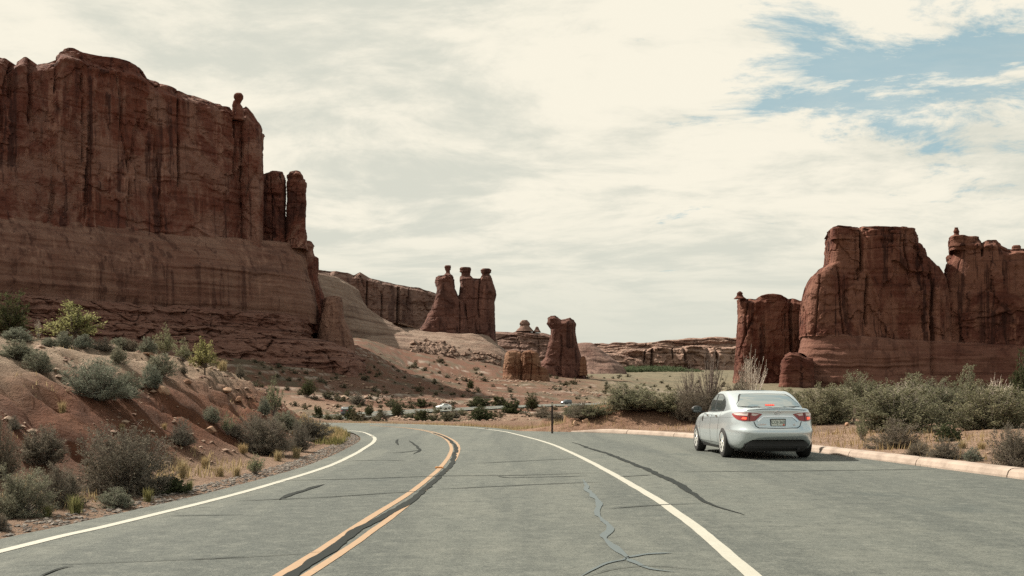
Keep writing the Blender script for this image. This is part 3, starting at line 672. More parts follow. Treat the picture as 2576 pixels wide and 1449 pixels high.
def big_left_mesa():
    m = empty('sandstone_mesa', wp(380, 860, 400))
    tag(m, 'huge dark red sandstone mesa filling the left, with streaked cliffs above paler ledges', 'mesa')
    def P(o): o.parent = m; o.matrix_parent_inverse = m.matrix_world.inverted(); return o
    m.matrix_world = Matrix.Translation(m.location)
    dl = [(-700, 300), (0, 352), (660, 420), (800, 428)]
    top = [(-700, 190), (-300, 120), (-120, 115), (0, 132), (26, 152), (34, 136), (50, 127), (66, 133), (73, 152), (100, 142), (134, 137), (142, 117), (160, 111), (180, 113), (205, 125), (214, 137), (268, 138), (330, 150),
           (362, 172), (369, 183), (420, 199), (446, 213), (454, 216), (520, 238), (570, 251), (600, 262), (625, 272), (645, 288), (656, 303), (662, 316)]
    base = [(-700, 470), (0, 532), (350, 570), (600, 596), (662, 600)]
    P(slab('upper_cliff', None, top, base, [(0, -700), (700, -700)], E([(661, 300), (662, 430), (660, 600)]), dl, [(0, 1.5), (.06, 1), (.5, 0), (.92, -1), (1, -4)], 130, 'massive', M['r_upper'], 1.0, 720, 230, 7, 5, 4, 1.0, .05,
           cuts=[(448, .30, 1.0, 2.8, 1.5), (590, .45, 1.0, 3.0, 2.2), (207, .35, .85, 1.3, 1.3), (325, .02, .45, 1.2, 1.2), (612, .0, .8, 2.2, 2.0), (75, .6, 1, 3.0, 4), (28, .75, 1, 3.5, 5), (140, .75, 1, 2.0, 2.0)], skew=-0.275))
    P(slab('cap_ledge', None, [(140, 120), (158, 110), (185, 113), (210, 127), (300, 141), (345, 155), (366, 176)], [(130, 190), (366, 205)], [(0, 140), (300, 138)], [(0, 366), (300, 366)], [(0, 360), (400, 398)], [(0, 0), (1, 0)], 40, 'cap', M['r_upper'], 1.3, 180, 40, 5, 15, 1, .8, skew=-0.36))
    # detached pillars at the right end
    P(slab('pillar', None, [(644, 440), (668, 430), (690, 425), (712, 427), (719, 434)], [(640, 598), (722, 600)], E([(644, 430), (638, 520), (630, 600)]), E([(719, 427), (720, 520), (722, 602)]), [(0, 431), (900, 434)], [(0, 2), (.1, 0), (1, 0)], 26, 'massive', M['r_upper'], .8, 190, 140, 6, 25, 4, 1.1, .03, cuts=[(683, .0, .9, 1.2, 1.2)]))
    P(slab('pillar', None, [(724, 436), (729, 428), (745, 426), (756, 431), (764, 446)], [(722, 600), (768, 604)], E([(722, 430), (720, 500), (716, 604)]), E([(768, 440), (769, 500), (769, 560), (774, 604)]), [(0, 433), (900, 433)], [(0, 2), (.1, 0), (1, 0)], 16, 'massive', M['r_upper'], .7, 150, 130, 5, 27, 4, .9, .03))
    P(knob('balanced_rock', None, [(300, 14), (272, 12), (264, 9), (258, 5), (254, 6), (249, 9.5), (243, 12), (236, 12), (231, 8)], 597, 417, M['r_upper'], .35, 7))
    P(knob('balanced_rock', None, [(300, 9), (266, 7), (256, 6), (251, 5), (248, 2)], 588, 417, M['r_upper'], .35, 9))
    P(slab('side_tower', None, [(592, 285), (600, 272), (617, 262), (640, 290), (658, 308), (663, 322)], [(590, 600), (664, 602)], [(0, 600), (700, 596)], [(0, 660), (310, 662), (700, 664)], [(0, 416), (900, 424)], [(0, 4), (.5, 2), (1, 0)], 30, 'massive', M['r_upper'], .8, 150, 150, 3.5, 33, 4, .8, .05))
    # pale lower cliff with the sloping bench above it
    P(slab('lower_cliff', None, [(-700, 440), (0, 528), (350, 566), (600, 592), (790, 600)], [(-700, 700), (0, 742), (276, 764), (573, 781), (790, 795)], [(0, -700), (900, -700)], E([(790, 598), (802, 662), (808, 720), (812, 800)]),
           dl, [(0, 13), (.12, 14), (.30, 13.5), (.52, 12), (.60, 9.5), (.74, 7), (1, -2)], 140, 'smooth', M['r_lower'], 1.0, 480, 130, 7, 45, 3, 1.15, .02, skew=-0.23))
    P(slab('layered_base', None, [(-700, 690), (0, 738), (276, 761), (573, 778), (788, 792)], [(-700, 840), (0, 870), (400, 900), (600, 925), (760, 930), (935, 925)], [(0, -700), (990, -700)], E([(790, 790), (850, 815), (895, 850), (930, 890), (940, 930)]),
           [(-700, 296), (0, 346), (660, 410), (800, 416), (960, 405)], [(0, 46), (.35, 34), (.6, 23), (.86, 17.5), (.93, 14), (1, 7)], 120, 'bedded', M['r_base'], 1.2, 700, 140, 5, 55, 6, 1.5, .02, skew=-0.19))
    P(slab('side_fin', None, [(740, 610), (770, 604), (783, 605), (786, 612)], [(740, 800), (830, 806)], [(0, 740), (900, 740)], E([(785, 605), (792, 640), (804, 648), (803, 672), (798, 690), (808, 720), (820, 750), (826, 806)]), [(0, 436), (900, 440)], [(0, 4), (1, 0)], 40, 'massive', M['r_upper'], .7, 160, 120, 4, 65, 6, .8))
    P(slab('side_fin', None, [(812, 752), (822, 745), (845, 743), (858, 746), (862, 752)], [(790, 862), (890, 866)], [(0, 812), (760, 808), (830, 796), (900, 785)], E([(862, 745), (864, 775), (870, 800), (884, 830), (900, 870)]), [(0, 430), (900, 434)], [(0, 5), (1, 0)], 26, 'massive', M['r_lower'], .55, 130, 60, 3.4, 67, 6, .7))
    return m
big_left_mesa()

def formation(name, label, cat, loc, parts):
    m = empty(name, loc); tag(m, label, cat); inv = Matrix.Translation(loc).inverted()
    for o in parts: o.parent = m; o.matrix_parent_inverse = inv
    return m
# ridge and slickrock behind, left of the three towers
formation('ridge_cliff', 'long dark cliff ridge running behind the three standing rock towers', 'cliff', wp(950, 830, 1010), [
    slab('cliff_face', None, [(700, 672), (800, 676), (852, 680), (875, 684), (892, 690), (905, 683), (930, 696), (965, 705), (1000, 714), (1050, 722), (1092, 735), (1130, 745)], [(700, 830), (1150, 840)], [(0, 700), (900, 700)], [(0, 1130), (900, 1150)],
         [(700, 960), (1150, 1040)], [(0, 6), (.2, 0), (1, -3)], 130, 'massive', M['r_far'], 1.8, 340, 80, 6, 101, 10, 1.0, .04, cuts=[(1002, .0, .95, 9, 3), (925, .1, .9, 5, 2), (960, .1, .8, 4, 2)])])
formation('slickrock_slope', 'smooth pale slickrock slope descending to the right beside the mesa', 'rock slope', wp(900, 830, 800), [
    slab('slope', None, [(720, 672), (800, 676), (822, 681), (850, 690), (872, 706), (884, 726), (902, 748), (925, 768), (950, 786), (972, 800), (990, 809), (1020, 817), (1058, 823)], [(720, 850), (1080, 850)], [(0, 720), (900, 720)], [(0, 1058), (900, 1075)],
         [(700, 640), (1080, 860)], [(0, 30), (.3, 22), (.6, 10), (1, -14)], 110, 'smooth', M['r_slick'], 1.5, 260, 70, 4, 111, 12, 1.0, .02, skew=-0.15)])
formation('slickrock_apron', 'broad pale banded slickrock apron below the three standing rock towers', 'rock slope', wp(1100, 880, 880), [
    slab('slope', None, [(850, 808), (890, 820), (980, 826), (1060, 832), (1160, 838), (1246, 840), (1262, 852), (1285, 874)], [(850, 880), (1000, 910), (1150, 930), (1320, 940)], [(0, 850), (860, 850), (960, 830)], E([(1252, 838), (1275, 860), (1298, 890), (1312, 920), (1318, 940)]),
         [(850, 770), (1320, 900)], [(0, 120), (.25, 92), (.5, 62), (.75, 32), (1, 0)], 120, 'smooth', M['r_slick'], 1.8, 320, 90, 3.5, 121, 14, 1.1, .02, skew=-0.02)])
formation('rock_towers', 'dark sandstone towers with three balanced head rocks on a pale apron', 'rock towers', wp(1150, 836, 900), [
    slab('tower', None, [(1096, 697), (1104, 691), (1117, 690), (1124, 684), (1132, 687), (1139, 697)], [(1040, 838), (1180, 842)], E([(1097, 690), (1100, 712), (1096, 735), (1086, 768), (1070, 804), (1050, 828), (1036, 842)]), E([(1140, 690), (1146, 715), (1154, 738), (1172, 760), (1186, 842)]),
         [(0, 890), (3000, 890)], [(0, 10), (.3, 4), (1, 0)], 40, 'massive', M['r_goss'], 1.3, 180, 110, 4.5, 131, 8, .9, .04),
    slab('tower', None, [(1157, 697), (1160, 692), (1184, 692), (1188, 698), (1208, 699), (1213, 692), (1232, 690), (1239, 699)], [(1140, 840), (1250, 842)], E([(1158, 690), (1154, 735), (1138, 760), (1126, 842)]), E([(1238, 692), (1247, 722), (1249, 732), (1245, 748), (1247, 842)]),
         [(0, 893), (3000, 896)], [(0, 8), (.2, 3), (1, 0)], 44, 'massive', M['r_goss'], 1.3, 200, 110, 4, 133, 8, .7, .03, cuts=[(1205, .3, 1, 3, 2), (1172, .05, .5, 4, 2)]),
    knob('head_rock', None, [(692, 7), (686, 5.0), (682, 5.2), (678, 7.5), (671, 8.2), (667, 7)], 1126, 900, M['r_goss'], .8, 135),
    knob('head_rock', None, [(698, 13), (692, 11.5), (686, 12), (683, 14.5), (676, 15), (672, 13)], 1171, 900, M['r_goss'], .8, 137),
    knob('head_rock', None, [(698, 12), (691, 9.5), (688, 9), (685, 12.5), (679, 13), (675, 9)], 1222, 900, M['r_goss'], .8, 139)])
formation('leaning_tower', 'lone dark sandstone tower with a notched top, standing in the middle', 'rock tower', wp(1420, 945, 780), [
    slab('tower', None, [(1377, 797), (1384, 793), (1396, 793), (1404, 798), (1412, 804), (1422, 804), (1430, 800), (1438, 798), (1443, 804)], [(1355, 942), (1480, 952)], E([(1377, 794), (1378, 808), (1386, 828), (1384, 850), (1376, 882), (1371, 900), (1360, 915), (1352, 950)]), E([(1443, 800), (1446, 832), (1451, 862), (1462, 896), (1472, 925), (1482, 952)]),
         [(0, 760), (3000, 760)], [(0, 7), (.3, 2), (1, 0)], 26, 'massive', M['r_goss'], 1.1, 180, 120, 4.5, 141, 8, .9, .03, cuts=[(1412, .1, .7, 2.0, 2.5)]),
    knob('side_pillar', None, [(945, 11), (930, 9), (915, 8), (905, 8), (899, 6), (896, 3)], 1468, 752, M['r_red'], .8, 143)])
formation('red_outcrop', 'low red rock outcrop with a pale crumbly top below the lone tower', 'rock outcrop', wp(1320, 948, 560), [
    slab('outcrop_block', None, [(1269, 888), (1275, 882), (1300, 881), (1311, 884), (1314, 890)], [(1264, 940), (1320, 950)], E([(1270, 882), (1268, 915), (1264, 950)]), [(0, 1313), (1000, 1318)], [(0, 560), (3000, 560)], [(0, 4), (.2, 1), (1, 0)], 17, 'massive', M['r_red'], .7, 150, 70, 3, 151, 5, .8),
    slab('outcrop_block', None, [(1313, 889), (1318, 883), (1332, 881), (1350, 884), (1356, 890)], [(1310, 945), (1385, 952)], [(0, 1313), (1000, 1309)], E([(1355, 884), (1359, 900), (1362, 918), (1378, 925), (1384, 950)]), [(0, 556), (3000, 556)], [(0, 4), (.2, 1), (1, 0)], 19, 'massive', M['r_red'], .7, 160, 70, 3, 153, 5, .8)])
formation('pinnacle_mesa', 'distant brown mesa topped by small stacked pinnacles', 'mesa', wp(1320, 900, 1500), [
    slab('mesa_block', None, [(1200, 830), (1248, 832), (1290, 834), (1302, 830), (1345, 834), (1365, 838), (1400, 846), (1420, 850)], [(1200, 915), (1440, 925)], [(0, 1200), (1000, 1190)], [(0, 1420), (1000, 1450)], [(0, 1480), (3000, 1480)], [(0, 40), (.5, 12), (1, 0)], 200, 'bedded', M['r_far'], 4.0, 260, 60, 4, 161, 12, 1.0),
    knob('pinnacle', None, [(834, 22), (829, 17), (825, 14), (819, 11), (815, 12), (810, 10), (805, 6)], 1320, 1490, M['r_far'], 2.6, 163),
    knob('pinnacle', None, [(836, 10), (828, 6), (824, 6), (821, 3)], 1351, 1490, M['r_far'], 2.2, 165)])
formation('slickrock_dome', 'rounded brown slickrock slope just right of the lone tower', 'rock slope', wp(1500, 938, 1300), [
    slab('dome', None, [(1430, 872), (1455, 864), (1490, 862), (1505, 870)], [(1430, 945), (1600, 948)], [(0, 1430), (1000, 1425)], E([(1500, 862), (1518, 878), (1536, 893), (1556, 908), (1572, 922), (1582, 948)]), [(0, 1250), (3000, 1250)], [(0, 60), (.4, 30), (1, 0)], 120, 'smooth', M['r_far'], 3.0, 220, 60, 3, 171, 10, 1.0)])
formation('distant_mesa', 'far pale red mesa with alcoves along the valley horizon', 'mesa', wp(1660, 925, 2100), [
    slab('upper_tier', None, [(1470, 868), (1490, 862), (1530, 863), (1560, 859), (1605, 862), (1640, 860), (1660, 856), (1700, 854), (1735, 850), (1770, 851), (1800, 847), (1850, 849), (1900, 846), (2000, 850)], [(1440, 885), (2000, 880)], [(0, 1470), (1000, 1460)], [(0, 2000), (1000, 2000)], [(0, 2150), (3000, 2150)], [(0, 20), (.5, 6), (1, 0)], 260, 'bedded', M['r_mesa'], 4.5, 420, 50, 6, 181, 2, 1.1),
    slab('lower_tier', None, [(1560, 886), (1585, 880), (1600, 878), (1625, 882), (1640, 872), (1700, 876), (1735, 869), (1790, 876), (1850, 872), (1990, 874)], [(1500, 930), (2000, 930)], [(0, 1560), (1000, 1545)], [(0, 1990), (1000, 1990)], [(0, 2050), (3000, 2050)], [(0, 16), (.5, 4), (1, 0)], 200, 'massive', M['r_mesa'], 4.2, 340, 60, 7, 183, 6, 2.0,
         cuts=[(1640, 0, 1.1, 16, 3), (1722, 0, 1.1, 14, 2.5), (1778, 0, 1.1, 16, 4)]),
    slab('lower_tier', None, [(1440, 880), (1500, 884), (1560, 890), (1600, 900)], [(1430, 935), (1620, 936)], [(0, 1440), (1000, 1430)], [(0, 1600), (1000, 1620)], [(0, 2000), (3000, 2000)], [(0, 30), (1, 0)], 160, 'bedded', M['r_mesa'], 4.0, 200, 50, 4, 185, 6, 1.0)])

def right_towers():
    ds = [(0, 640), (2400, 640), (3200, 610)]
    formation('small_butte', 'narrow dark butte with a knob, left of the big right towers', 'butte', wp(1930, 955, 720), [
        slab('butte_block', None, [(1856, 746), (1862, 744), (1876, 750), (1900, 752), (1914, 744), (1930, 740), (1950, 738), (1968, 743), (1984, 750), (1995, 748), (2015, 754), (2060, 760)], [(1835, 958), (2100, 960)], E([(1857, 740), (1857, 800), (1853, 870), (1845, 930), (1836, 960)]), [(0, 2060), (1000, 2080)],
             [(0, 720), (3000, 720)], [(0, 6), (.12, 2), (1, 0)], 70, 'massive', M['r_babel'], 1.3, 260, 110, 6, 191, 6, .8, .03, cuts=[(1878, .55, 1, 3, 2), (1990, .3, 1, 4, 3)], skew=0.23),
        knob('top_knob', None, [(751, 16), (745, 9), (741, 6), (736, 7), (732, 3)], 1863, 722, M['r_babel'], .9, 193),
        slab('cap_ledge', None, [(1906, 746), (1916, 741), (1945, 737), (1966, 741), (1984, 750)], [(1900, 757), (1990, 757)], [(0, 1904), (900, 1904)], [(0, 1986), (900, 1986)], [(0, 719), (3000, 719)], [(0, 0), (1, 0)], 30, 'cap', M['r_babel'], 1.0, 130, 24, 3, 195, 1, .8)])
    formation('great_tower', 'massive dark red rock tower with a flat top, rising behind the parked car', 'butte', wp(2180, 975, 640), [
        slab('upper_tower', None, [(2086, 569), (2108, 565), (2140, 567), (2160, 571), (2164, 580), (2168, 568), (2200, 567), (2232, 569), (2270, 568), (2296, 570), (2316, 576)], [(2010, 835), (2200, 847), (2390, 858)],
             E([(2088, 567), (2087, 600), (2084, 640), (2081, 662), (2062, 676), (2046, 690), (2036, 706), (2029, 728), (2024, 752), (2019, 790), (2016, 835), (2015, 860)]), E([(2316, 572), (2318, 600), (2342, 606), (2346, 628), (2362, 643), (2376, 660), (2392, 684), (2402, 720), (2410, 860)]),
             ds, [(0, 3), (.1, 2), (.5, 1), (1, 0)], 110, 'massive', M['r_babel'], 1.4, 460, 180, 7, 201, 2, .9, .025, cuts=[(2165, .60, 1, 7, 2.2), (2158, .52, .62, 4, 4), (2178, .1, .55, 3.5, 3), (2345, .0, .6, 6, 4)], skew=0.27),
        slab('cap_ledge', None, [(2170, 571), (2200, 566), (2260, 569), (2300, 570), (2309, 580)], [(2165, 600), (2309, 604)], [(0, 2168), (900, 2168)], [(0, 2311), (900, 2311)], [(0, 639), (3000, 639)], [(0, 0), (1, 0)], 60, 'cap', M['r_babel'], 1.5, 200, 36, 4, 203, 1, .8),
        slab('cap_ledge', None, [(2086, 570), (2108, 564), (2150, 567), (2160, 573)], [(2084, 596), (2162, 598)], [(0, 2085), (900, 2086)], [(0, 2160), (900, 2160)], [(0, 639), (3000, 639)], [(0, 0), (1, 0)], 60, 'cap', M['r_babel'], 1.5, 140, 36, 4, 205, 1, .8),
        slab('lower_wall', None, [(2012, 832), (2200, 844), (2380, 856), (2576, 866), (3000, 880)], [(1990, 978), (3000, 985)], E([(2016, 832), (2012, 870), (2004, 910), (1998, 980)]), [(0, 3000), (1000, 3000)], [(0, 634), (2400, 634), (3200, 604)], [(0, 12), (.25, 8), (.27, 6), (.7, 2.5), (1, -1.5)], 130, 'smooth', M['r_babel_low'], 1.4, 440, 110, 8, 207, 6, 1.2, .02, cuts=[(2350, .3, 1, 4, 4)], skew=0.27),
        slab('foot_block', None, [(1963, 906), (1975, 892), (1990, 885), (2010, 888), (2030, 900)], [(1955, 978), (2020, 980)], E([(1964, 890), (1962, 914), (1958, 980)]), [(0, 2030), (1000, 2050)], [(0, 612), (3000, 612)], [(0, 1), (1, 0)], 30, 'cap', M['r_babel'], 1.2, 150, 70, 3, 209, 5, .6)])
    formation('right_butte', 'dark red butte cut off by the right edge, stacked slabs on top', 'butte', wp(2500, 975, 650), [
        slab('upper_tower', None, [(2390, 606), (2400, 600), (2462, 602), (2470, 608), (2480, 606), (2505, 606), (2522, 616), (2545, 625), (2560, 622), (2600, 622), (2700, 640), (3000, 660)], [(2340, 858), (2576, 870), (3000, 885)],
             E([(2391, 600), (2388, 640), (2378, 668), (2370, 712), (2362, 770), (2356, 870)]), [(0, 3000), (1000, 3000)], [(0, 641), (2400, 641), (3200, 611)], [(0, 3), (.1, 2), (1, 0)], 110, 'massive', M['r_babel'], 1.4, 400, 160, 7, 211, 2, .9, .03, cuts=[(2470, .85, 1, 4, 2)], skew=0.42),
        slab('cap_slab', None, [(2389, 596), (2400, 588), (2430, 589), (2460, 592), (2466, 600)], [(2388, 622), (2470, 624)], [(0, 2388), (900, 2386)], [(0, 2467), (900, 2468)], [(0, 642), (3000, 642)], [(0, 0), (1, 0)], 34, 'cap', M['r_babel'], 1.2, 140, 36, 3, 213, 1, .9),
        slab('cap_slab', None, [(2472, 606), (2485, 601), (2505, 602), (2514, 609)], [(2470, 618), (2520, 622)], [(0, 2471), (900, 2470)], [(0, 2515), (900, 2518)], [(0, 642), (3000, 642)], [(0, 0), (1, 0)], 24, 'cap', M['r_babel'], 1.0, 110, 24, 3, 215, 1, .9),
        knob('top_knob', None, [(592, 6), (585, 5), (581, 7.5), (577, 7), (575, 5.5), (571, 5)], 2409, 645, M['r_babel'], .8, 217),
        knob('top_knob', None, [(628, 12), (620, 11), (616, 7)], 2560, 640, M['r_babel'], .8, 219)])
right_towers()
# ------------------------------------------------------------------ plants
M['l_sage'] = leaf_mat('sage_leaves', (.15, .165, .125, 1), (.42, .44, .35, 1), .3)
M['l_brush'] = leaf_mat('brush_leaves', (.10, .090, .072, 1), (.36, .33, .27, 1), .28)
M['l_leafy'] = leaf_mat('shrub_leaves', (.105, .112, .068, 1), (.40, .405, .285, 1), .35)
M['l_green'] = leaf_mat('green_leaves', (.045, .055, .030, 1), (.165, .18, .095, 1), .25)
M['l_yellow'] = leaf_mat('yellow_green_leaves', (.19, .19, .075, 1), (.47, .45, .22, 1), .4)
M['l_pale'] = leaf_mat('pale_green_leaves', (.17, .19, .11, 1), (.40, .42, .29, 1), .35)
M['l_gold'] = leaf_mat('dry_grass_blades', (.30, .225, .115, 1), (.60, .50, .31, 1), .35)
M['l_grass'] = leaf_mat('green_grass_blades', (.115, .125, .05, 1), (.33, .32, .15, 1), .35)
M['l_dot'] = leaf_mat('far_shrub_leaves', (.085, .08, .055, 1), (.24, .225, .16, 1), .2)
M['bark'] = principled('bark', (.12, .09, .07), .95)[0]
M['twig_grey'] = principled('grey_twigs', (.21, .175, .15), .95)[0]
M['twig_pale'] = principled('pale_twigs', (.52, .45, .38), .9)[0]
M['twig_dark'] = principled('dark_twigs', (.13, .098, .082), .95)[0]

def tube_mesh(A, B, ra, rb, k=3):
    A = np.asarray(A, float); B = np.asarray(B, float); n = len(A)
    D = B-A; D /= np.linalg.norm(D, axis=1)[:, None]+1e-9
    up = np.where(np.abs(D[:, 2:3]) > .9, np.array([[1., 0, 0]]), np.array([[0, 0, 1.]]))
    U = np.cross(D, up); U /= np.linalg.norm(U, axis=1)[:, None]+1e-9; Vv = np.cross(D, U)
    V = np.empty((n, 2*k, 3))
    for j in range(k):
        a = 2*PI*j/k; o = U*math.cos(a)+Vv*math.sin(a)
        V[:, j] = A+o*np.asarray(ra)[:, None]; V[:, k+j] = B+o*np.asarray(rb)[:, None]
    F = np.concatenate([np.stack([np.arange(n)*2*k+j, np.arange(n)*2*k+(j+1) % k, np.arange(n)*2*k+k+(j+1) % k, np.arange(n)*2*k+k+j], 1) for j in range(k)])
    return V.reshape(-1, 3), F
def leaf_mesh(P, D, ln, wd, rng, tone):
    n = len(P); R = rng.normal(size=(n, 3)); R /= np.linalg.norm(R, axis=1)[:, None]
    D = D/(np.linalg.norm(D, axis=1)[:, None]+1e-9)
    S = np.cross(D, R); S /= np.linalg.norm(S, axis=1)[:, None]+1e-9
    V = np.empty((n, 4, 3)); V[:, 0] = P; V[:, 1] = P+D*(ln*.5)[:, None]+S*(wd*.5)[:, None]; V[:, 2] = P+D*ln[:, None]; V[:, 3] = P+D*(ln*.5)[:, None]-S*(wd*.5)[:, None]
    return V.reshape(-1, 3), np.arange(n*4).reshape(-1, 4), np.repeat(tone, 4)
def bush_geo(seed, stems=50, twigs=6, leaves=9, ll=.07, lw=.02, spread=1.0, base=0.0, up=.35, rstem=.008, jitter=.05, clump=.3, inner=.35, flat=1.0):
    """dome-shaped bush of unit height and unit width: tapering stems, side twigs, leaves on the outer part"""
    rng = np.random.default_rng(seed)
    th = rng.uniform(0, 2*PI, stems); ce = rng.uniform(0, 1, stems)**.8; el = np.arcsin(np.clip(ce*spread+(1-spread), .02, 1))
    dirs = np.stack([np.cos(th)*np.cos(el), np.sin(th)*np.cos(el), np.sin(el)], 1)
    rad = 1+clump*(1.4*vn(dirs[:, 0]*1.7+seed, dirs[:, 1]*1.7, dirs[:, 2]*1.7, seed)+.5*rng.normal(size=stems)*.6)
    tip = dirs*np.array([.5, .5, 1-base])*np.clip(rad, .45, 1.35)[:, None]; tip[:, 2] += base; tip[:, 2] = np.maximum(tip[:, 2], .06)
    root = np.c_[rng.normal(size=(stems, 2))*.035, np.full(stems, base*.8)]
    mid = root*.45+tip*.55; mid[:, 2] += (1-flat)*.1-.05*(1-dirs[:, 2]); mid += rng.normal(size=mid.shape)*.03
    ts = np.linspace(0, 1, 5); pts = [(1-t)**2*root+2*t*(1-t)*mid+t*t*tip for t in ts]
    A, B, ra, rb = [], [], [], []
    for i in range(4):
        A.append(pts[i]); B.append(pts[i+1]); ra.append(np.full(stems, rstem*(1-.8*ts[i]))); rb.append(np.full(stems, rstem*(1-.8*ts[i+1])))
    t = rng.uniform(inner, 1, (twigs, stems)); tA = np.concatenate([(1-q)[:, None]**2*root+2*(q*(1-q))[:, None]*mid+(q*q)[:, None]*tip for q in t])
    td = np.tile(dirs, (twigs, 1))*.7+rng.normal(size=(twigs*stems, 3))*.55+np.array([0, 0, up]); td /= np.linalg.norm(td, axis=1)[:, None]
    tl = rng.uniform(.05, .15, len(tA)); tB = tA+td*tl[:, None]*np.array([.75, .75, 1.0]); tB[:, 2] = np.maximum(tB[:, 2], .03)
    A.append(tA); B.append(tB); ra.append(np.full(len(tA), rstem*.4)); rb.append(np.full(len(tA), rstem*.15))
    BV, BF = tube_mesh(np.concatenate(A), np.concatenate(B), np.concatenate(ra), np.concatenate(rb))
    if leaves == 0: return (BV, BF), None
    q = rng.uniform(.1, 1.08, (leaves, len(tA))); LP = np.concatenate([tA+(tB-tA)*k[:, None] for k in q]); LP += rng.normal(size=LP.shape)*jitter*.35
    LD = np.tile(td, (leaves, 1))+rng.normal(size=LP.shape)*.65; LP[:, 2] = np.maximum(LP[:, 2], .02)
    tone = np.clip(rng.normal(.45, .22, len(LP))+np.tile(np.repeat(rng.normal(0, .12, stems)[None], twigs, 0).ravel(), leaves), 0, 1)
    LV, LF, LT = leaf_mesh(LP, LD, ll*rng.uniform(.6, 1.3, len(LP)), lw*rng.uniform(.7, 1.3, len(LP)), rng, tone)
    return (BV, BF), (LV, LF, LT)
def tuft_geo(seed, blades=170, lean=.55, w=.02):
    rng = np.random.default_rng(seed); th = rng.uniform(0, 2*PI, blades); k = rng.uniform(0, 1, blades)**.7*lean; L = rng.uniform(.5, 1.05, blades)
    r0 = np.c_[rng.normal(size=(blades, 2))*.09, np.zeros(blades)]; o = np.c_[np.cos(th), np.sin(th), np.zeros(blades)]
    p1 = r0+o*(k*.30*L)[:, None]; p1[:, 2] = L*.62; p2 = r0+o*(k*.9*L)[:, None]; p2[:, 2] = L*(1-.25*k)
    s = np.c_[-np.sin(th), np.cos(th), np.zeros(blades)]*(w*rng.uniform(.5, 1.2, blades))[:, None]
    V = np.stack([r0-s*.5, r0+s*.5, p1+s*.4, p1-s*.4, p2], 1).reshape(-1, 3); b = np.arange(blades)*5
    F = [tuple(f) for f in np.stack([b, b+1, b+2, b+3], 1)]+[tuple(f) for f in np.stack([b+3, b+2, b+4], 1)]
    return V, F, np.repeat(np.clip(rng.normal(.5, .25, blades), 0, 1), 5)
PROTO = {}
def proto(kind, var):
    """hidden-free prototypes: meshes only, shared by every copy"""
    if (kind, var) in PROTO: return PROTO[(kind, var)]
    sd = hash((kind, var)) % 1000 if False else sum(map(ord, kind))*7+var*31
    g = {'sage': dict(stems=130, twigs=8, leaves=9, ll=.062, lw=.016, spread=1.0, clump=.2, inner=.4, up=.5),
         'bigsage': dict(stems=230, twigs=9, leaves=9, ll=.045, lw=.012, spread=1.0, clump=.3, inner=.4, up=.5, rstem=.006),
         'brush': dict(stems=130, twigs=9, leaves=8, ll=.055, lw=.014, spread=1.0, clump=.25, inner=.35, up=.6),
         'bigbrush': dict(stems=260, twigs=10, leaves=9, ll=.036, lw=.011, spread=1.0, clump=.3, inner=.35, up=.6, rstem=.006),
         'leafy': dict(stems=100, twigs=10, leaves=9, ll=.048, lw=.030, spread=1.0, clump=.42, inner=.3, up=.3, jitter=.07),
         'bigleafy': dict(stems=190, twigs=11, leaves=9, ll=.034, lw=.023, spread=1.0, clump=.45, inner=.3, up=.3, jitter=.06),
         'green': dict(stems=70, twigs=8, leaves=9, ll=.085, lw=.045, spread=1.0, clump=.18, inner=.2, up=.4, jitter=.07),
         'pale': dict(stems=45, twigs=7, leaves=9, ll=.06, lw=.02, spread=.5, clump=.3, inner=.3, up=1.0),
         'yellow': dict(stems=38, twigs=11, leaves=9, ll=.050, lw=.030, spread=1.0, base=.30, clump=.40, inner=.35, up=.2, rstem=.018, jitter=.09),
         'dark': dict(stems=60, twigs=9, leaves=10, ll=.07, lw=.028, spread=.8, base=.08, clump=.42, inner=.25, up=.5, rstem=.014, jitter=.07),
         'dot': dict(stems=16, twigs=4, leaves=5, ll=.17, lw=.11, spread=1.0, clump=.12, inner=.1, up=.3, jitter=.1),
         'bare': dict(stems=70, twigs=12, leaves=0, spread=.75, clump=.3, inner=.35, up=.8, rstem=.010),
         'fan': dict(stems=60, twigs=5, leaves=0, spread=.42, clump=.2, inner=.5, up=1.0, rstem=.010)}
    mats = {'sage': 'l_sage', 'bigsage': 'l_sage', 'brush': 'l_brush', 'bigbrush': 'l_brush', 'leafy': 'l_leafy', 'bigleafy': 'l_leafy', 'green': 'l_green', 'pale': 'l_pale', 'yellow': 'l_yellow', 'dark': 'l_green', 'dot': 'l_dot'}
    if kind in ('gold', 'grass'):
        V, F, T = tuft_geo(sd, 200 if kind == 'gold' else 170, .6); o = add_mesh('blades', V, F, M['l_gold' if kind == 'gold' else 'l_grass'], colors=T, smooth=False); r = (None, o.data)
        bpy.data.objects.remove(o)
    else:
        b, l = bush_geo(sd, **g[kind])
        bmat = {'bare': 'twig_dark', 'fan': 'twig_pale', 'yellow': 'bark', 'dark': 'bark'}.get(kind, 'twig_grey')
        ob = add_mesh('branches', b[0], b[1], M[bmat]); bm_ = ob.data; bpy.data.objects.remove(ob); lm = None
        if l is not None:
            ol = add_mesh('foliage', l[0], l[1], M[mats[kind]], colors=l[2], smooth=False); lm = ol.data; bpy.data.objects.remove(ol)
        if kind == 'yellow' or kind == 'dark':     # a short forked trunk
            tA = np.array([[0, 0, -.03], [0, 0, .16], [0, 0, .16]]); tB = np.array([[0, 0, .16], [.04, .02, .34], [-.05, -.01, .32]])
            V, F = tube_mesh(tA, tB, [.035, .026, .024], [.028, .016, .014], 7); ot = add_mesh('trunk', V, F, M['bark']); r = (bm_, lm, ot.data); bpy.data.objects.remove(ot)
        else: r = (bm_, lm)
    PROTO[(kind, var)] = r
    return r
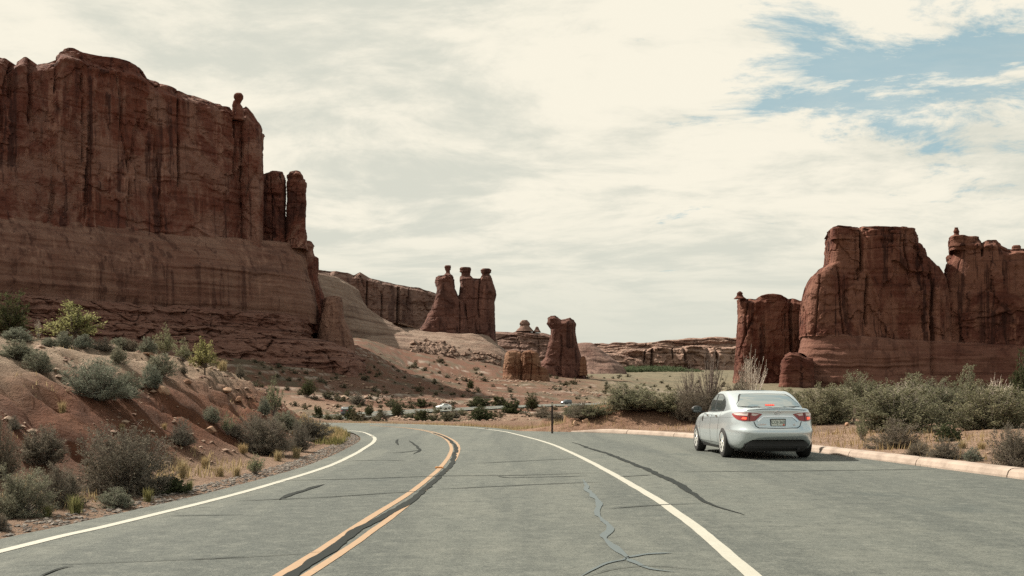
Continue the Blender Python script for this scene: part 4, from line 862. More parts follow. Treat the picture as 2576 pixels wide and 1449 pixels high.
NV = {'sage': 2, 'bigsage': 1, 'brush': 2, 'bigbrush': 1, 'leafy': 2, 'bigleafy': 2, 'green': 2, 'pale': 1, 'yellow': 2, 'dark': 1, 'dot': 3, 'bare': 2, 'fan': 1, 'gold': 3, 'grass': 2}
NAME = {'sage': 'sagebrush', 'bigsage': 'sagebrush', 'brush': 'desert_shrub', 'bigbrush': 'desert_shrub', 'leafy': 'leafy_shrub', 'bigleafy': 'leafy_shrub', 'green': 'green_shrub', 'pale': 'leafy_shrub', 'yellow': 'small_tree', 'dark': 'juniper_tree',
        'dot': 'desert_shrub', 'bare': 'bare_shrub', 'fan': 'bare_shrub', 'gold': 'grass_tuft', 'grass': 'grass_tuft'}
CAT = {'small_tree': 'tree', 'juniper_tree': 'tree', 'grass_tuft': 'grass tuft'}
RNG = random.Random(11); _pc = {}
def plant(kind, vx, vy, w, h, label, group=None, dmin=7, dmax=75, loc=None, single=False):
    p = loc
    y_ = vy
    while p is None:
        q = hit(vx, y_, dmin, 2500)
        if q is not None and q.y < dmax: p = q
        y_ += 2.5
        if y_ > 1449: return None
    if loc is None and vx > 1350 and y_-2.5 > vy+1: h += y_-2.5-vy
    d = p.y; k = _pc.get(kind, 0); _pc[kind] = k+1
    r = proto(kind, k % NV[kind])
    kf = .76 if 'leafy' in kind else 1.0; sx = w/FX*d*1.10; sz = h/FX*d*1.02*kf
    e = empty(NAME[kind], (p.x, p.y, p.z-.02*sz), RNG.uniform(0, 2*PI)) if not single else None
    if single:
        e = bpy.data.objects.new(NAME[kind], r[1]); COL.objects.link(e); e.location = (p.x, p.y, p.z-.02*sz); e.rotation_euler = (0, 0, RNG.uniform(0, 6.28)); e.scale = (sx, sx, sz)
    else:
        for nm, me in zip(('branches', 'blades' if kind in ('gold', 'grass') else 'foliage', 'trunk'), r):
            if me:
                nm = 'crown' if nm == 'foliage' and kind in ('yellow', 'dark') else 'limbs' if nm == 'branches' and kind in ('yellow', 'dark') else nm
                c = bpy.data.objects.new(nm, me); COL.objects.link(c); c.parent = e; c.scale = (sx, sx, sz)
    tag(e, label, CAT.get(NAME[kind], 'shrub'), group)
    return e
HL = 'plants on the left roadside bank'; RB = 'shrubs behind the kerb on the right'; VB = 'bushes along the valley road'
PLANTS = [
 # left bank, upper
 ('dark', 22, 842, 92, 88, 'dark grey-green tree at the left edge on top of the bank', HL), ('yellow', 187, 846, 130, 92, 'yellow-green spreading tree on top of the left bank', HL),
 ('fan', 96, 850, 26, 46, 'thin bare twigs between the two trees on the left bank', HL),
 ('sage', 45, 858, 78, 30, 'low sagebrush below the dark tree at the left edge', HL), ('sage', 125, 873, 38, 22, 'small flat sagebrush under the yellow-green tree', HL),
 ('sage', 163, 875, 48, 36, 'left one of two rounded sagebrushes below the yellow-green tree', HL), ('sage', 210, 876, 46, 32, 'right one of two rounded sagebrushes below the yellow-green tree', HL),
 ('brush', 262, 882, 50, 28, 'brownish shrub on the bank crest right of the rounded sagebrushes', HL), ('brush', 330, 884, 44, 30, 'brown shrub on the crest, left of the leafy green row', HL), ('sage', 372, 890, 50, 36, 'grey shrub on the crest against the leafy green row', HL),
 ('pale', 415, 893, 60, 56, 'tall leafy green shrub on the bank crest below the cliff', HL), ('pale', 460, 903, 60, 42, 'shorter leafy green shrub on the crest beside the small yellow tree', HL), ('sage', 300, 866, 50, 22, 'faint sagebrush at the very top of the bank crest', HL),
 ('yellow', 515, 944, 66, 88, 'small bright yellow-green tree alone on the bank edge', HL), ('gold', 558, 928, 44, 34, 'golden grass tuft just right of the small yellow tree', HL), ('brush', 603, 950, 27, 28, 'small grey twiggy shrub on the bank nose', HL),
 ('brush', 461, 940, 22, 22, 'tiny dark shrub left of the small yellow tree trunk', HL), ('sage', 40, 902, 95, 40, 'wide sagebrush cut by the left edge on the pale sand', HL), ('sage', 98, 936, 62, 52, 'round sagebrush on pale sand near the left edge', HL),
 ('sage', 300, 914, 44, 38, 'lone round sagebrush on pale sand below the crest', HL), ('sage', 403, 945, 74, 50, 'upper of two sagebrushes at the middle of the bank edge', HL), ('sage', 378, 976, 58, 50, 'lower of two sagebrushes at the middle of the bank edge', HL),
 ('bigsage', 245, 1006, 150, 92, 'largest blue-grey sagebrush, in the middle of the bank', HL), ('sage', 318, 1002, 62, 60, 'sagebrush touching the right side of the largest one', HL),
 ('gold', 157, 1040, 36, 38, 'pale grass tuft on the red slope below the largest sagebrush', HL), ('brush', 35, 1080, 34, 28, 'small dark shrub on red earth near the left edge', HL), ('gold', 307, 1083, 24, 22, 'little dry tuft in the middle of the red slope', HL), ('gold', 413, 1080, 24, 20, 'little dry tuft above the grey-brown slope shrub', HL),
 # left bank, lower
 ('pale', 690, 1046, 50, 72, 'tall pale green shrub on the nose of the bank', HL), ('sage', 664, 1044, 34, 40, 'grey shrub left of the tall pale green one', HL), ('sage', 533, 1064, 42, 38, 'grey sagebrush on the shaded right slope of the bank', HL), ('pale', 572, 1093, 40, 40, 'yellow-green shrub low on the right slope', HL),
 ('brush', 590, 1098, 40, 34, 'grey brush tucked right of the low yellow-green shrub', HL), ('brush', 458, 1120, 66, 54, 'grey-brown shrub standing alone on the red slope', HL), ('bigbrush', 312, 1242, 215, 150, 'largest dark brown brush beside the road on the left', HL), ('brush', 105, 1166, 120, 92, 'dark shrub with dead twigs on the red slope at left', HL),
 ('bare', 120, 1172, 80, 70, 'dead twiggy shrub inside the dark brush at left', HL), ('brush', 2, 1202, 80, 125, 'dark brush cut by the left edge of the picture', HL), ('bigsage', 46, 1300, 130, 112, 'big grey sagebrush in the lower left corner', HL), ('brush', 150, 1276, 110, 104, 'dark brown brush between the corner sagebrush and the largest brush', HL),
 ('grass', 190, 1292, 70, 58, 'green grass clump at the foot of the brown brush', HL), ('sage', 287, 1276, 92, 42, 'low pale sagebrush at the foot of the largest brush', HL), ('grass', 372, 1262, 46, 42, 'spiky green grass tuft beside the largest brush', HL), ('green', 432, 1240, 80, 38, 'low green mound of leaves near the road edge gravel', HL), ('grass', 476, 1236, 40, 36, 'green grass at the right end of the low green mound', HL),
 ('gold', 458, 1203, 46, 62, 'tall golden grass tuft beside the largest brush', HL), ('gold', 515, 1178, 42, 38, 'dry grass tuft with dark base on the lower slope', HL), ('gold', 553, 1199, 38, 36, 'dry grass tuft near the gravel, left of the round green bush', HL), ('gold', 595, 1199, 40, 34, 'dry grass tuft against the round green bush', HL), ('pale', 643, 1194, 58, 38, 'round yellow-green bush at the road edge', HL),
 ('gold', 610, 1140, 44, 30, 'dry tuft below the dark nose brush', HL), ('bigbrush', 668, 1140, 125, 84, 'wide dark brush at the foot of the bank nose', HL), ('brush', 750, 1135, 56, 62, 'dark brush between the grass and the wide brush', HL), ('brush', 780, 1108, 110, 60, 'low grey-brown brush covering the tip of the nose', HL), ('gold', 700, 1160, 40, 34, 'dry grass tuft in front of the wide dark nose brush', HL), ('gold', 745, 1152, 44, 34, 'dry grass tuft near the bend, left of the verge grass', HL),
 ('brush', 640, 1095, 70, 46, 'grey brush halfway up the bank nose', HL), ('brush', 0, 1335, 40, 44, 'small dark tuft in the lower left corner by the gravel', HL), ('grass', 120, 1300, 44, 36, 'green grass right of the corner sagebrush', HL), ('sage', 720, 1082, 66, 44, 'grey sagebrush above the low nose brush', HL),
 # right side
 ('leafy', 2010, 1040, 80, 78, 'leafy shrub showing just right of the car roof', RB), ('bigleafy', 2080, 1064, 125, 102, 'round leafy shrub right of the silver car', RB), ('bigleafy', 2180, 1040, 110, 116, 'tall leafy shrub behind the wooden stake', RB), ('bigleafy', 2262, 1084, 185, 128, 'widest leafy shrub behind the kerb', RB),
 ('bigleafy', 2370, 1062, 110, 120, 'leafy shrub next right of the widest one', RB), ('leafy', 2428, 1036, 84, 112, 'tallest leafy shrub with a rounded crown near the right', RB), ('bigleafy', 2495, 1078, 165, 122, 'wide leafy shrub near the right edge', RB), ('leafy', 2562, 1058, 90, 96, 'leafy shrub cut by the right edge', RB), ('leafy', 2310, 1040, 120, 96, 'grey-green shrub at the back of the row, left of the tallest', RB), ('leafy', 2125, 1030, 90, 78, 'leafy shrub at the back between the car and the stake', RB),
 ('dark', 2572, 1010, 70, 96, 'dark green juniper at the right edge behind the shrubs', RB), ('fan', 2285, 1010, 120, 50, 'pale dead branches sticking out above the shrub row', RB), ('fan', 2505, 1006, 80, 50, 'bare branches above the wide shrub near the right edge', RB),
 ('brush', 2255, 1130, 128, 62, 'grey-brown low brush in front of the widest leafy shrub', RB), ('brush', 2310, 1147, 64, 34, 'small brown brush at the kerb under the low brush', RB), ('brush', 2378, 1154, 96, 42, 'purple-grey brush spreading along the kerb', RB), ('green', 2385, 1110, 58, 40, 'small green bush on open sand behind the kerb', RB), ('brush', 2550, 1172, 100, 100, 'dark brush at the right edge behind the kerb', RB), ('sage', 2447, 1160, 46, 30, 'small grey shrub on the sand near the kerb', RB),
 ('pale', 2168, 1106, 38, 42, 'small green shrub beside the wooden stake', RB), ('gold', 2420, 1128, 44, 26, 'dry grass on open sand among the right shrubs', RB), ('gold', 2470, 1130, 40, 24, 'sparse dry grass at the right on open sand', RB),
 # around and behind the car
 ('fan', 1888, 984, 110, 82, 'tall pale bare bush fanning out above the car', None), ('bare', 1785, 1000, 100, 96, 'tall dark bare shrub left of the car', None), ('bare', 1735, 1010, 70, 70, 'smaller dark bare shrub left of the tall bare one', None), ('bigbrush', 1738, 1058, 84, 72, 'round dark brush beside the red mound near the car', None),
 ('bigleafy', 1592, 1030, 132, 74, 'wide green leafy bush behind the red mound', None), ('brush', 1610, 1032, 66, 30, 'brown low brush in front of the wide green bush', None), ('leafy', 1680, 1035, 90, 54, 'pale green bush between the wide one and the bare shrubs', None), ('brush', 1790, 1035, 90, 60, 'grey brush behind the front of the car', None),
 ('brush', 1462, 1052, 72, 34, 'low grey brush left of the red mound', None), ('leafy', 1498, 1046, 70, 34, 'low grey-green bush against the red mound', None), ('brush', 1400, 1060, 56, 24, 'flat brown brush beside the marker post', None), ('leafy', 1440, 1044, 60, 26, 'pale green bush behind the marker post', None), ('brush', 1860, 1010, 80, 40, 'brown brush seen just over the car roof', None), ('leafy', 1950, 1015, 110, 50, 'grey-green shrub directly behind the car', None),
]
for a in PLANTS: plant(a[0], a[1], a[2], a[3], a[4], a[5], a[6])
VALLEY = [('green', 800, 1052, 24, 30, 'upright green bush left of the far dark vehicle'), ('leafy', 824, 1056, 26, 20, 'pale bush just under the far dark vehicle'), ('green', 884, 1056, 32, 30, 'green bush right of the far dark vehicle'), ('dark', 928, 1050, 22, 32, 'narrow dark juniper between the far vehicles'),
 ('dark', 1000, 1050, 34, 36, 'egg-shaped juniper below the valley road'), ('green', 1063, 1059, 36, 27, 'low round green bush left of the white car'), ('leafy', 1100, 1040, 20, 18, 'small pale bush below the white car'), ('green', 1203, 1024, 54, 22, 'dark bush behind the valley road right of the white car'), ('green', 1287, 1041, 50, 32, 'broad green bush right of the white car'),
 ('dark', 1338, 1032, 36, 36, 'tall dark juniper on the valley road left of the marker post'), ('green', 1210, 1057, 56, 30, 'wide green bush below the valley road'), ('green', 1060, 1022, 26, 18, 'dark bush behind the valley road left of the white car'), ('brush', 900, 1018, 40, 28, 'dark brush at the foot of the talus slope'), ('dark', 775, 998, 38, 36, 'dark tree at the foot of the mesa talus'),
 ('green', 1183, 976, 17, 17, 'lone dark bush high on the red slope'), ('green', 1255, 1020, 34, 22, 'bush behind the road, between white car and marker post'), ('brush', 960, 1054, 40, 20, 'brown brush right of the narrow juniper'), ('leafy', 850, 1056, 34, 18, 'low yellowish bush beside the far bend'), ('brush', 1140, 1052, 40, 20, 'brown brush below the white car'),
 ('green', 985, 1022, 28, 16, 'dark bush behind the road above the egg-shaped juniper'), ('leafy', 1030, 1052, 30, 18, 'pale bush between the egg-shaped juniper and the round bush'), ('brush', 1370, 1050, 60, 22, 'brown brush left of the marker post foot'), ('leafy', 1160, 1044, 26, 16, 'small pale bush on the slope under the valley road'), ('brush', 910, 1058, 40, 16, 'low brush at the outer edge of the bend')]
for a in VALLEY: plant(a[0], a[1], a[2], a[3], a[4], a[5], VB, dmin=70, dmax=600)
def slope_dots():
    rs = random.Random(5); n = 0
    while n < 290:
        r = rs.random()
        if r < .55: vx, vy = rs.uniform(640, 1300), rs.uniform(905, 1028)
        elif r < .70: vx, vy = rs.uniform(760, 1420), rs.uniform(1022, 1062)
        else: vx, vy = rs.uniform(1380, 1860), rs.uniform(945, 1020)
        q = hit(vx, vy, 75, 1600)
        if q is None or q.y < 85: continue
        dd = poly_dist(np.array([q.x]), np.array([q.y]), R2[::4, :2])[0][0]
        if dd < 6.5: continue
        s = rs.uniform(.7, 2.1)*FX/q.y*(1.3 if rs.random() < .15 else 1)*(1.0 if q.y < 500 else 1.5)
        lab = ('low dark shrub dotting the red slope beyond the valley road', 'shrubs dotting the far slope') if r < .55 else ('low shrub on the flat between the bend and the valley road', 'shrubs on the near valley flat') if r < .70 else ('low shrub on the pale grassy valley plain', 'shrubs on the valley plain')
        plant('dot', vx, vy, s*1.25, s*.8, lab[0], lab[1], loc=q, single=True); n += 1
slope_dots()

# ------------------------------------------------------------------ uncountable stuff
def scatter_blades(name, label, pts, hmin, hmax, mat, seed, w=.012, cat='grass'):
    rng = np.random.default_rng(seed); P = np.asarray(pts, float); n = len(P); z = Hq(P[:, 0], P[:, 1])
    th = rng.uniform(0, 2*PI, n); h = rng.uniform(hmin, hmax, n); ln = rng.uniform(.1, .65, n)*h
    B = np.c_[P, z-.01]; tip = B+np.c_[np.cos(th)*ln, np.sin(th)*ln, h]; s = np.c_[-np.sin(th), np.cos(th), np.zeros(n)]*w
    V = np.stack([B-s, B+s, tip], 1).reshape(-1, 3)
    o = add_mesh(name, V, np.arange(3*n).reshape(-1, 3), mat, colors=np.repeat(np.clip(rng.normal(.5, .25, n), 0, 1), 3), smooth=False)
    return tag(o, label, cat, kind='stuff')
def verge_points(P, lo, hi, n, seed, dr=(0, 1), clump=.25):
    rng = np.random.default_rng(seed); Q = offset_line(P, 0); T = np.gradient(P, axis=0); T /= np.linalg.norm(T, axis=1)[:, None]; Nn = np.stack([-T[:, 1], T[:, 0]], 1)
    k = rng.uniform(dr[0]*(len(P)-1), dr[1]*(len(P)-1), n); i = k.astype(int); o = rng.uniform(0, 1, n)**.9*(hi-lo)+lo
    p = Q[i]+(k-i)[:, None]*(Q[np.minimum(i+1, len(P)-1)]-Q[i])+Nn[i]*o[:, None]
    keep = vn(p[:, 0]/.8, p[:, 1]/.8, 0, seed)+.5*rng.uniform(-1, 1, n) > clump-.35
    return p[keep]
LLn = LL[(LL[:, 1] > 17) & (LL[:, 1] < 49)]
scatter_blades('verge_grass', 'dry golden grass along the inside of the bend', verge_points(LLn, .85, 2.3, 11000, 3, (.3, 1), .4), .08, .30, M['l_gold'], 3)
scatter_blades('verge_grass', 'greener grass at the gravel edge of the bend', verge_points(LLn[25:], .75, 1.6, 6000, 7, (0, .8), .45), .08, .28, M['l_grass'], 7)
LL0 = LL[(LL[:, 1] > 7) & (LL[:, 1] < 20)]
scatter_blades('verge_grass', 'thin dry grass along the lower left gravel edge', verge_points(LL0, 1.2, 2.6, 3200, 9, (0, 1), .55), .05, .18, M['l_gold'], 9)
RLn = RL[(RL[:, 1] > 39.5) & (RL[:, 0] > -16)]
scatter_blades('verge_grass', 'dry grass along the outside of the bend', verge_points(RLn, -5.5, -1.0, 14000, 13, (0, 1), .35), .08, .32, M['l_gold'], 13, .016)
scatter_blades('bank_grass', 'sparse dry grass blades scattered over the left bank', (lambda q: q[(poly_dist(q[:, 0], q[:, 1], LL[::4])[0]*poly_dist(q[:, 0], q[:, 1], LL[::4])[1] > 1.2) & (vn(q[:, 0]/.9, q[:, 1]/.9, 0, 61) > .42)])(np.random.default_rng(19).uniform((-22, 9), (-4, 42), (26000, 2))), .03, .11, M['l_gold'], 19, .007)
KBn = KB[(KB[:, 1] > 8)]
scatter_blades('sparse_grass', 'sparse dry grass on the sand behind the kerb', verge_points(KBn, -5.5, -.5, 5200, 15, (0, 1), .55), .06, .28, M['l_gold'], 15)
scatter_blades('kerb_weeds', 'small weeds growing in the kerb gutter', verge_points(KB[(KB[:, 1] > 13) & (KB[:, 1] < 22)], -.02, .05, 260, 17, (0, 1), .75), .05, .16, M['l_grass'], 17, .006)
def stones(name, label, pts, smin, smax, mat, seed, cat='gravel', z=None, sq=.6):
    rng = np.random.default_rng(seed); P = np.asarray(pts, float); n = len(P); zz = Hq(P[:, 0], P[:, 1]) if z is None else z
    base = np.array([[1, 0, 0], [-1, 0, 0], [0, 1, 0], [0, -1, 0], [0, 0, 1], [0, 0, -1], [.7, .7, .35], [-.7, .6, .4], [.6, -.7, .3], [-.65, -.65, .45]], float)
    s = smin*(smax/smin)**(rng.uniform(0, 1, n)**1.8); V = base[None]*s[:, None, None]*rng.uniform(.65, 1.15, (n, 10, 3)); V[..., 2] *= sq
    a = rng.uniform(0, 2*PI, n); c, si = np.cos(a)[:, None], np.sin(a)[:, None]
    X = V[..., 0]*c-V[..., 1]*si; Y = V[..., 0]*si+V[..., 1]*c
    V = np.stack([X+P[:, 0:1], Y+P[:, 1:2], V[..., 2]+zz[:, None]+s[:, None]*.12], -1)
    F0 = np.array([[0, 6, 4], [6, 2, 4], [2, 7, 4], [7, 1, 4], [1, 9, 4], [9, 3, 4], [3, 8, 4], [8, 0, 4], [0, 2, 6], [2, 1, 7], [1, 3, 9], [3, 0, 8], [2, 0, 5], [1, 2, 5], [3, 1, 5], [0, 3, 5]])
    F = (F0[None]+(np.arange(n)*10)[:, None, None]).reshape(-1, 3)
    o = add_mesh(name, V.reshape(-1, 3), F, mat, colors=np.repeat(np.clip(rng.normal(.45, .25, n), 0, 1), 10), smooth=False)
    return tag(o, label, cat, kind='stuff')
LLg = LL[(LL[:, 1] > 6) & (LL[:, 1] < 44)]
stones('gravel_shoulder', 'grey gravel strip between the left white line and the bank', verge_points(LLg, .46, .95, 5600, 21, (0, 1), -.6), .010, .045, M['gravel'], 21)
M['hill_stone'] = principled('hill_stones', (.4, .25, .17), .95)[0]
N = NT(M['hill_stone'].node_tree); N.set(N.n['Principled BSDF'], 'Base Color', N.mix(N.add('ShaderNodeAttribute', attribute_name='tone').outputs['Fac'], (.13, .06, .038, 1), (.33, .235, .17, 1)))
_r = np.random.default_rng(31)
_x = np.c_[_r.uniform(-24, -4, 11000), _r.uniform(9, 44, 11000)]; _s = poly_dist(_x[:, 0], _x[:, 1], LL[::4]); _k = (_s[0]*_s[1] > 1.3) & (vn(_x[:, 0]/1.6, _x[:, 1]/1.6, 0, 5) > -.1)
stones('bank_stones', 'small loose stones lying on the left bank', _x[_k], .010, .10, M['hill_stone'], 33, 'stones')
_x = np.c_[_r.uniform(7, 26, 3000), _r.uniform(10, 40, 3000)]; _s = poly_dist(_x[:, 0], _x[:, 1], KB[::4]); _k = (_s[0]*_s[1] < -.6)
stones('sand_stones', 'small stones scattered on the sand behind the kerb', _x[_k], .012, .06, M['hill_stone'], 35, 'stones')
_x = np.c_[_r.uniform(-150, 60, 9000), _r.uniform(262, 560, 9000)]; _k = (poly_dist(_x[:, 0], _x[:, 1], R2[::4, :2])[0] > 7) & (vn(_x[:, 0]/22, _x[:, 1]/12, 0, 8) > .30)
stones('talus_blocks', 'broken pale rock blocks strewn over the far talus slope', _x[_k], .2, 1.2, M['hill_stone'], 37, 'rubble')
_x = np.c_[_r.uniform(-45, 30, 2600), _r.uniform(180, 275, 2600)]; _k = (poly_dist(_x[:, 0], _x[:, 1], R2[::4, :2])[0] > 6) & (vn(_x[:, 0]/14, _x[:, 1]/8, 0, 9) > .1)
stones('valley_stones', 'pale stones below the valley road embankment', _x[_k], .15, .7, M['hill_stone'], 38, 'stones')
M['rubble'] = rock_mat('rubble_sandstone', (.08, .047, .037, 1), (.18, .115, .087, 1), (.26, .18, .14, 1), .1, .3, 1.0, .3)
def apron_rubble():
    ap = [o for o in bpy.data.objects if o.parent and o.parent.name == 'slickrock_apron'][0]
    bv = BVHTree.FromPolygons([v.co.copy() for v in ap.data.vertices], [tuple(p.vertices) for p in ap.data.polygons]); rng = np.random.default_rng(41); P, Z = [], []
    for _ in range(700):
        vx = rng.normal(1085, 30); vy = rng.normal(886, 12)
        if rng.uniform() < .4: vx, vy = rng.uniform(1060, 1260), rng.uniform(888, 922)
        if vy < 856+abs(vx-1070)*.12: continue
        d0 = Vector(((vx-1288)/FX, 1, (HZ-vy)/FX)).normalized(); h = bv.ray_cast(Vector((0, 0, CAM_H)), d0)
        if h[0] is not None: P.append((h[0].x, h[0].y)); Z.append(h[0].z)
    stones('rubble_pile', 'heap of fallen blocks on the pale apron below the towers', np.array(P), .8, 4.0, M['rubble'], 43, 'rubble', np.array(Z), .8)
apron_rubble()
# far-off green trees in the wash
def far_wood():
    rng = np.random.default_rng(51); P = []
    for _ in range(420):
        vx = rng.normal(1635, 55); d = rng.uniform(1500, 1780); x = (vx-1288)/FX*d; z = float(Hq(x, d)[0]); w = rng.uniform(5, 10); hgt = rng.uniform(3, 8)*(1 if vx < 1730 else .5)
        c = rng.normal(size=(26, 3))*np.array([w*.35, w*.35, hgt*.25])+np.array([x, d, z+hgt*.5]); P.append(c)
    P = np.concatenate(P); n = len(P); D = rng.normal(size=(n, 3)); V, F, T = leaf_mesh(P, D, rng.uniform(1.8, 3.6, n), rng.uniform(1.5, 3, n), rng, np.clip(rng.normal(.5, .25, n), 0, 1))
    tag(add_mesh('far_wood', V, F, leaf_mat('far_wood_leaves', (.085, .11, .06, 1), (.20, .235, .14, 1), .2), colors=T, smooth=False), 'far green belt of trees at the foot of the distant mesa', 'trees', kind='stuff')
far_wood()
# ------------------------------------------------------------------ cars
def carpaint(name, col, metal=.55, rough=.32):
    m, N, b = principled(name, col, rough, metal); b.inputs['Coat Weight'].default_value = .6; b.inputs['Coat Roughness'].default_value = .06
    return m
M['silver'] = carpaint('silver_paint', (.56, .62, .65), .6, .24)
M['white_car'] = carpaint('white_car_paint', (.80, .80, .78), 0, .4)
M['black_car'] = carpaint('black_car_paint', (.02, .022, .028), 0, .3)
M['grey_car'] = carpaint('grey_car_paint', (.07, .085, .10), .3, .3)
M['glass'] = principled('car_glass', (.035, .045, .045), .03, 0, **{'IOR': 1.9, 'Specular IOR Level': .6})[0]
M['rear_glass'] = principled('rear_car_glass', (.12, .15, .15), .015, 0, **{'IOR': 3.0, 'Specular IOR Level': .9})[0]
M['rubber'] = principled('tyre_rubber', (.018, .017, .017), .85)[0]
M['trim'] = principled('black_trim', (.014, .014, .015), .6)[0]
M['alloy'] = principled('alloy_wheel', (.70, .70, .67), .35, .35)[0]
M['chrome'] = principled('chrome', (.80, .80, .82), .12, 1.0)[0]
M['red_lens'] = principled('red_lens', (.24, .010, .010), .12, 0, **{'Coat Weight': .7})[0]
M['clear_lens'] = principled('clear_lens', (.62, .50, .48), .12, 0, **{'Coat Weight': .7})[0]
M['plate'] = principled('plate_white', (.62, .66, .62), .5)[0]
M['plate_ink'] = principled('plate_ink', (.05, .09, .07), .6)[0]
M['sticker'] = principled('plate_sticker', (.65, .10, .06), .5)[0]
M['lit_red'] = principled('lit_red', (.8, .05, .03), .4, 0, **{'Emission Color': (1, .09, .04, 1), 'Emission Strength': 1.0})[0]
M['amber'] = principled('amber', (.45, .20, .06), .5)[0]

def sgnpow(v, p): return np.sign(v)*np.abs(v)**p
class CarShape:
    def __init__(s, L=4.85, Wd=1.82, Ht=1.47, res=1.0, suv=False):
        s.L, s.W, s.Ht = L, Wd, Ht; s.res = res; s.suv = suv
        kw, kl, kz = Wd/1.82, L/4.85, Ht/1.47
        # height, rear end, front end, half width
        s.lv = np.array([(.19, -2.18, 2.22, .78), (.24, -2.30, 2.34, .845), (.32, -2.375, 2.41, .885), (.42, -2.405, 2.44, .902), (.54, -2.42, 2.45, .908), (.605, -2.425, 2.44, .911), (.63, -2.405, 2.43, .910), (.66, -2.375, 2.41, .908),
                         (.74, -2.350, 2.36, .905), (.84, -2.330, 2.27, .897), (.93, -2.318, 2.16, .880), (1.0, -2.318, 2.04, .855), (1.045, -2.322, 1.95, .820), (1.065, -2.31, 1.88, .775)])
        s.top_y = [-2.5, -2.3, -1.8, -1.2, -.4, .6, 1.1, 1.6, 2.0, 2.3, 2.6]; s.top_z = [1.07, 1.075, 1.065, 1.02, .985, .965, .95, .92, .86, .78, .68]
        if suv: s.top_z = [1.1, 1.1, 1.1, 1.09, 1.06, 1.04, 1.03, 1.0, .96, .90, .80]
        # greenhouse: height fraction, rear, front, half width
        s.gh = np.array([(0.0, -1.86, 1.16, .80), (.18, -1.66, .98, .775), (.42, -1.38, .72, .730), (.65, -1.10, .46, .682), (.82, -.86, .24, .655), (.92, -.74, .10, .63), (.975, -.62, 0, .585)])
        if suv: s.gh = np.array([(0.0, -2.27, 1.16, .80), (.2, -2.24, 1.0, .78), (.45, -2.18, .76, .745), (.7, -2.10, .5, .71), (.86, -2.0, .32, .68), (.94, -1.88, .16, .64), (.98, -1.7, 0, .58)])
        s.k = (kw, kl, kz)
    def body(s):
        n = int(200*s.res); th = np.linspace(0, 2*PI, n, endpoint=False); e = 2/5.2
        a, b = sgnpow(np.cos(th), e), sgnpow(np.sin(th), e)
        # even spacing along the outline
        px, py = a*.9, b*2.4; q = np.r_[0, np.cumsum(np.hypot(np.diff(np.r_[px, px[0]]), np.diff(np.r_[py, py[0]])))]
        th2 = np.linspace(0, q[-1], n, endpoint=False); a = np.interp(th2, q, np.r_[a, a[0]]); b = np.interp(th2, q, np.r_[b, b[0]])
        R = []
        tz = lambda y: np.interp(y, s.top_y, s.top_z)
        for (z, yr, yf, w) in s.lv:
            y = (yr+yf)/2+(yf-yr)/2*b
            wide = w*(1-.045*ss(-y, 1.2, 2.4)-.05*ss(y, 1.4, 2.45))
            zz = np.where(z <= .5, z, .5+(z-.5)*(tz(y)-.5)/(1.065-.5))
            lowz = .19+.215*(1-ss(np.abs(wide*a), .46, .70)); kk = ss(-y, 1.55, 2.0); zz = np.where(z < .42, zz+kk*np.maximum(0, lowz-.19)*(1-ss(z, .19, .45)), zz)
            R.append(np.stack([wide*a, y, zz], 1))
        top = R[-1]
        for k in range(1, 7):
            f = 1-k/6.; C = top.copy(); C[:, 0] *= f; C[:, 2] += .028*(1-f*f)*(1-ss(C[:, 1], -2.0, -2.35)*.0); R.append(C)
        bot = R[0].copy(); bot[:, 0] *= .0; V = np.concatenate([bot]+R); m = len(R)+1
        V *= np.array([s.k[0], s.k[1], s.k[2]])
        return V, grid_faces(m, n, True)
    def roofz(s): return 1.452
    def house(s):
        n = int(160*s.res); th = np.linspace(0, 2*PI, n, endpoint=False); e = 2/5.5; a, b = sgnpow(np.cos(th), e), sgnpow(np.sin(th), e)
        px, py = a*.75, b*1.3; q = np.r_[0, np.cumsum(np.hypot(np.diff(np.r_[px, px[0]]), np.diff(np.r_[py, py[0]])))]
        th2 = np.linspace(0, q[-1], n, endpoint=False); a = np.interp(th2, q, np.r_[a, a[0]]); b = np.interp(th2, q, np.r_[b, b[0]]); R = []
        fr = np.linspace(0, .975, int(26*s.res)+4)
        for f in fr:
            yr, yf, w = (np.interp(f, s.gh[:, 0], s.gh[:, i]) for i in (1, 2, 3)); y = (yr+yf)/2+(yf-yr)/2*b
            z0 = np.interp(y, s.top_y, s.top_z)-.02; z = z0+(s.roofz()-z0)*np.sin(f*PI/2)**.92
            R.append(np.stack([w*a, y, z], 1))
        top = R[-1]
        for k in range(1, 6):
            f = 1-k/5.; C = top.copy(); C[:, 0] *= f; C[:, 2] += .020*(1-f*f); R.append(C)
        V = np.concatenate(R)*np.array(s.k); return V, grid_faces(len(R), n, True)
def bvh_of(*VF):
    v, f, o = [], [], 0
    for V, F in VF:
        v += [Vector(p) for p in V]; f += [tuple(int(i)+o for i in q) for q in F]; o += len(V)
    return BVHTree.FromPolygons(v, f)
def densify(poly, step):
    out = []
    for i in range(len(poly)):
        a, b = np.array(poly[i], float), np.array(poly[(i+1) % len(poly)], float); k = max(1, int(np.linalg.norm(b-a)/step))
        out += [a+(b-a)*j/k for j in range(k)]
    return np.array(out)
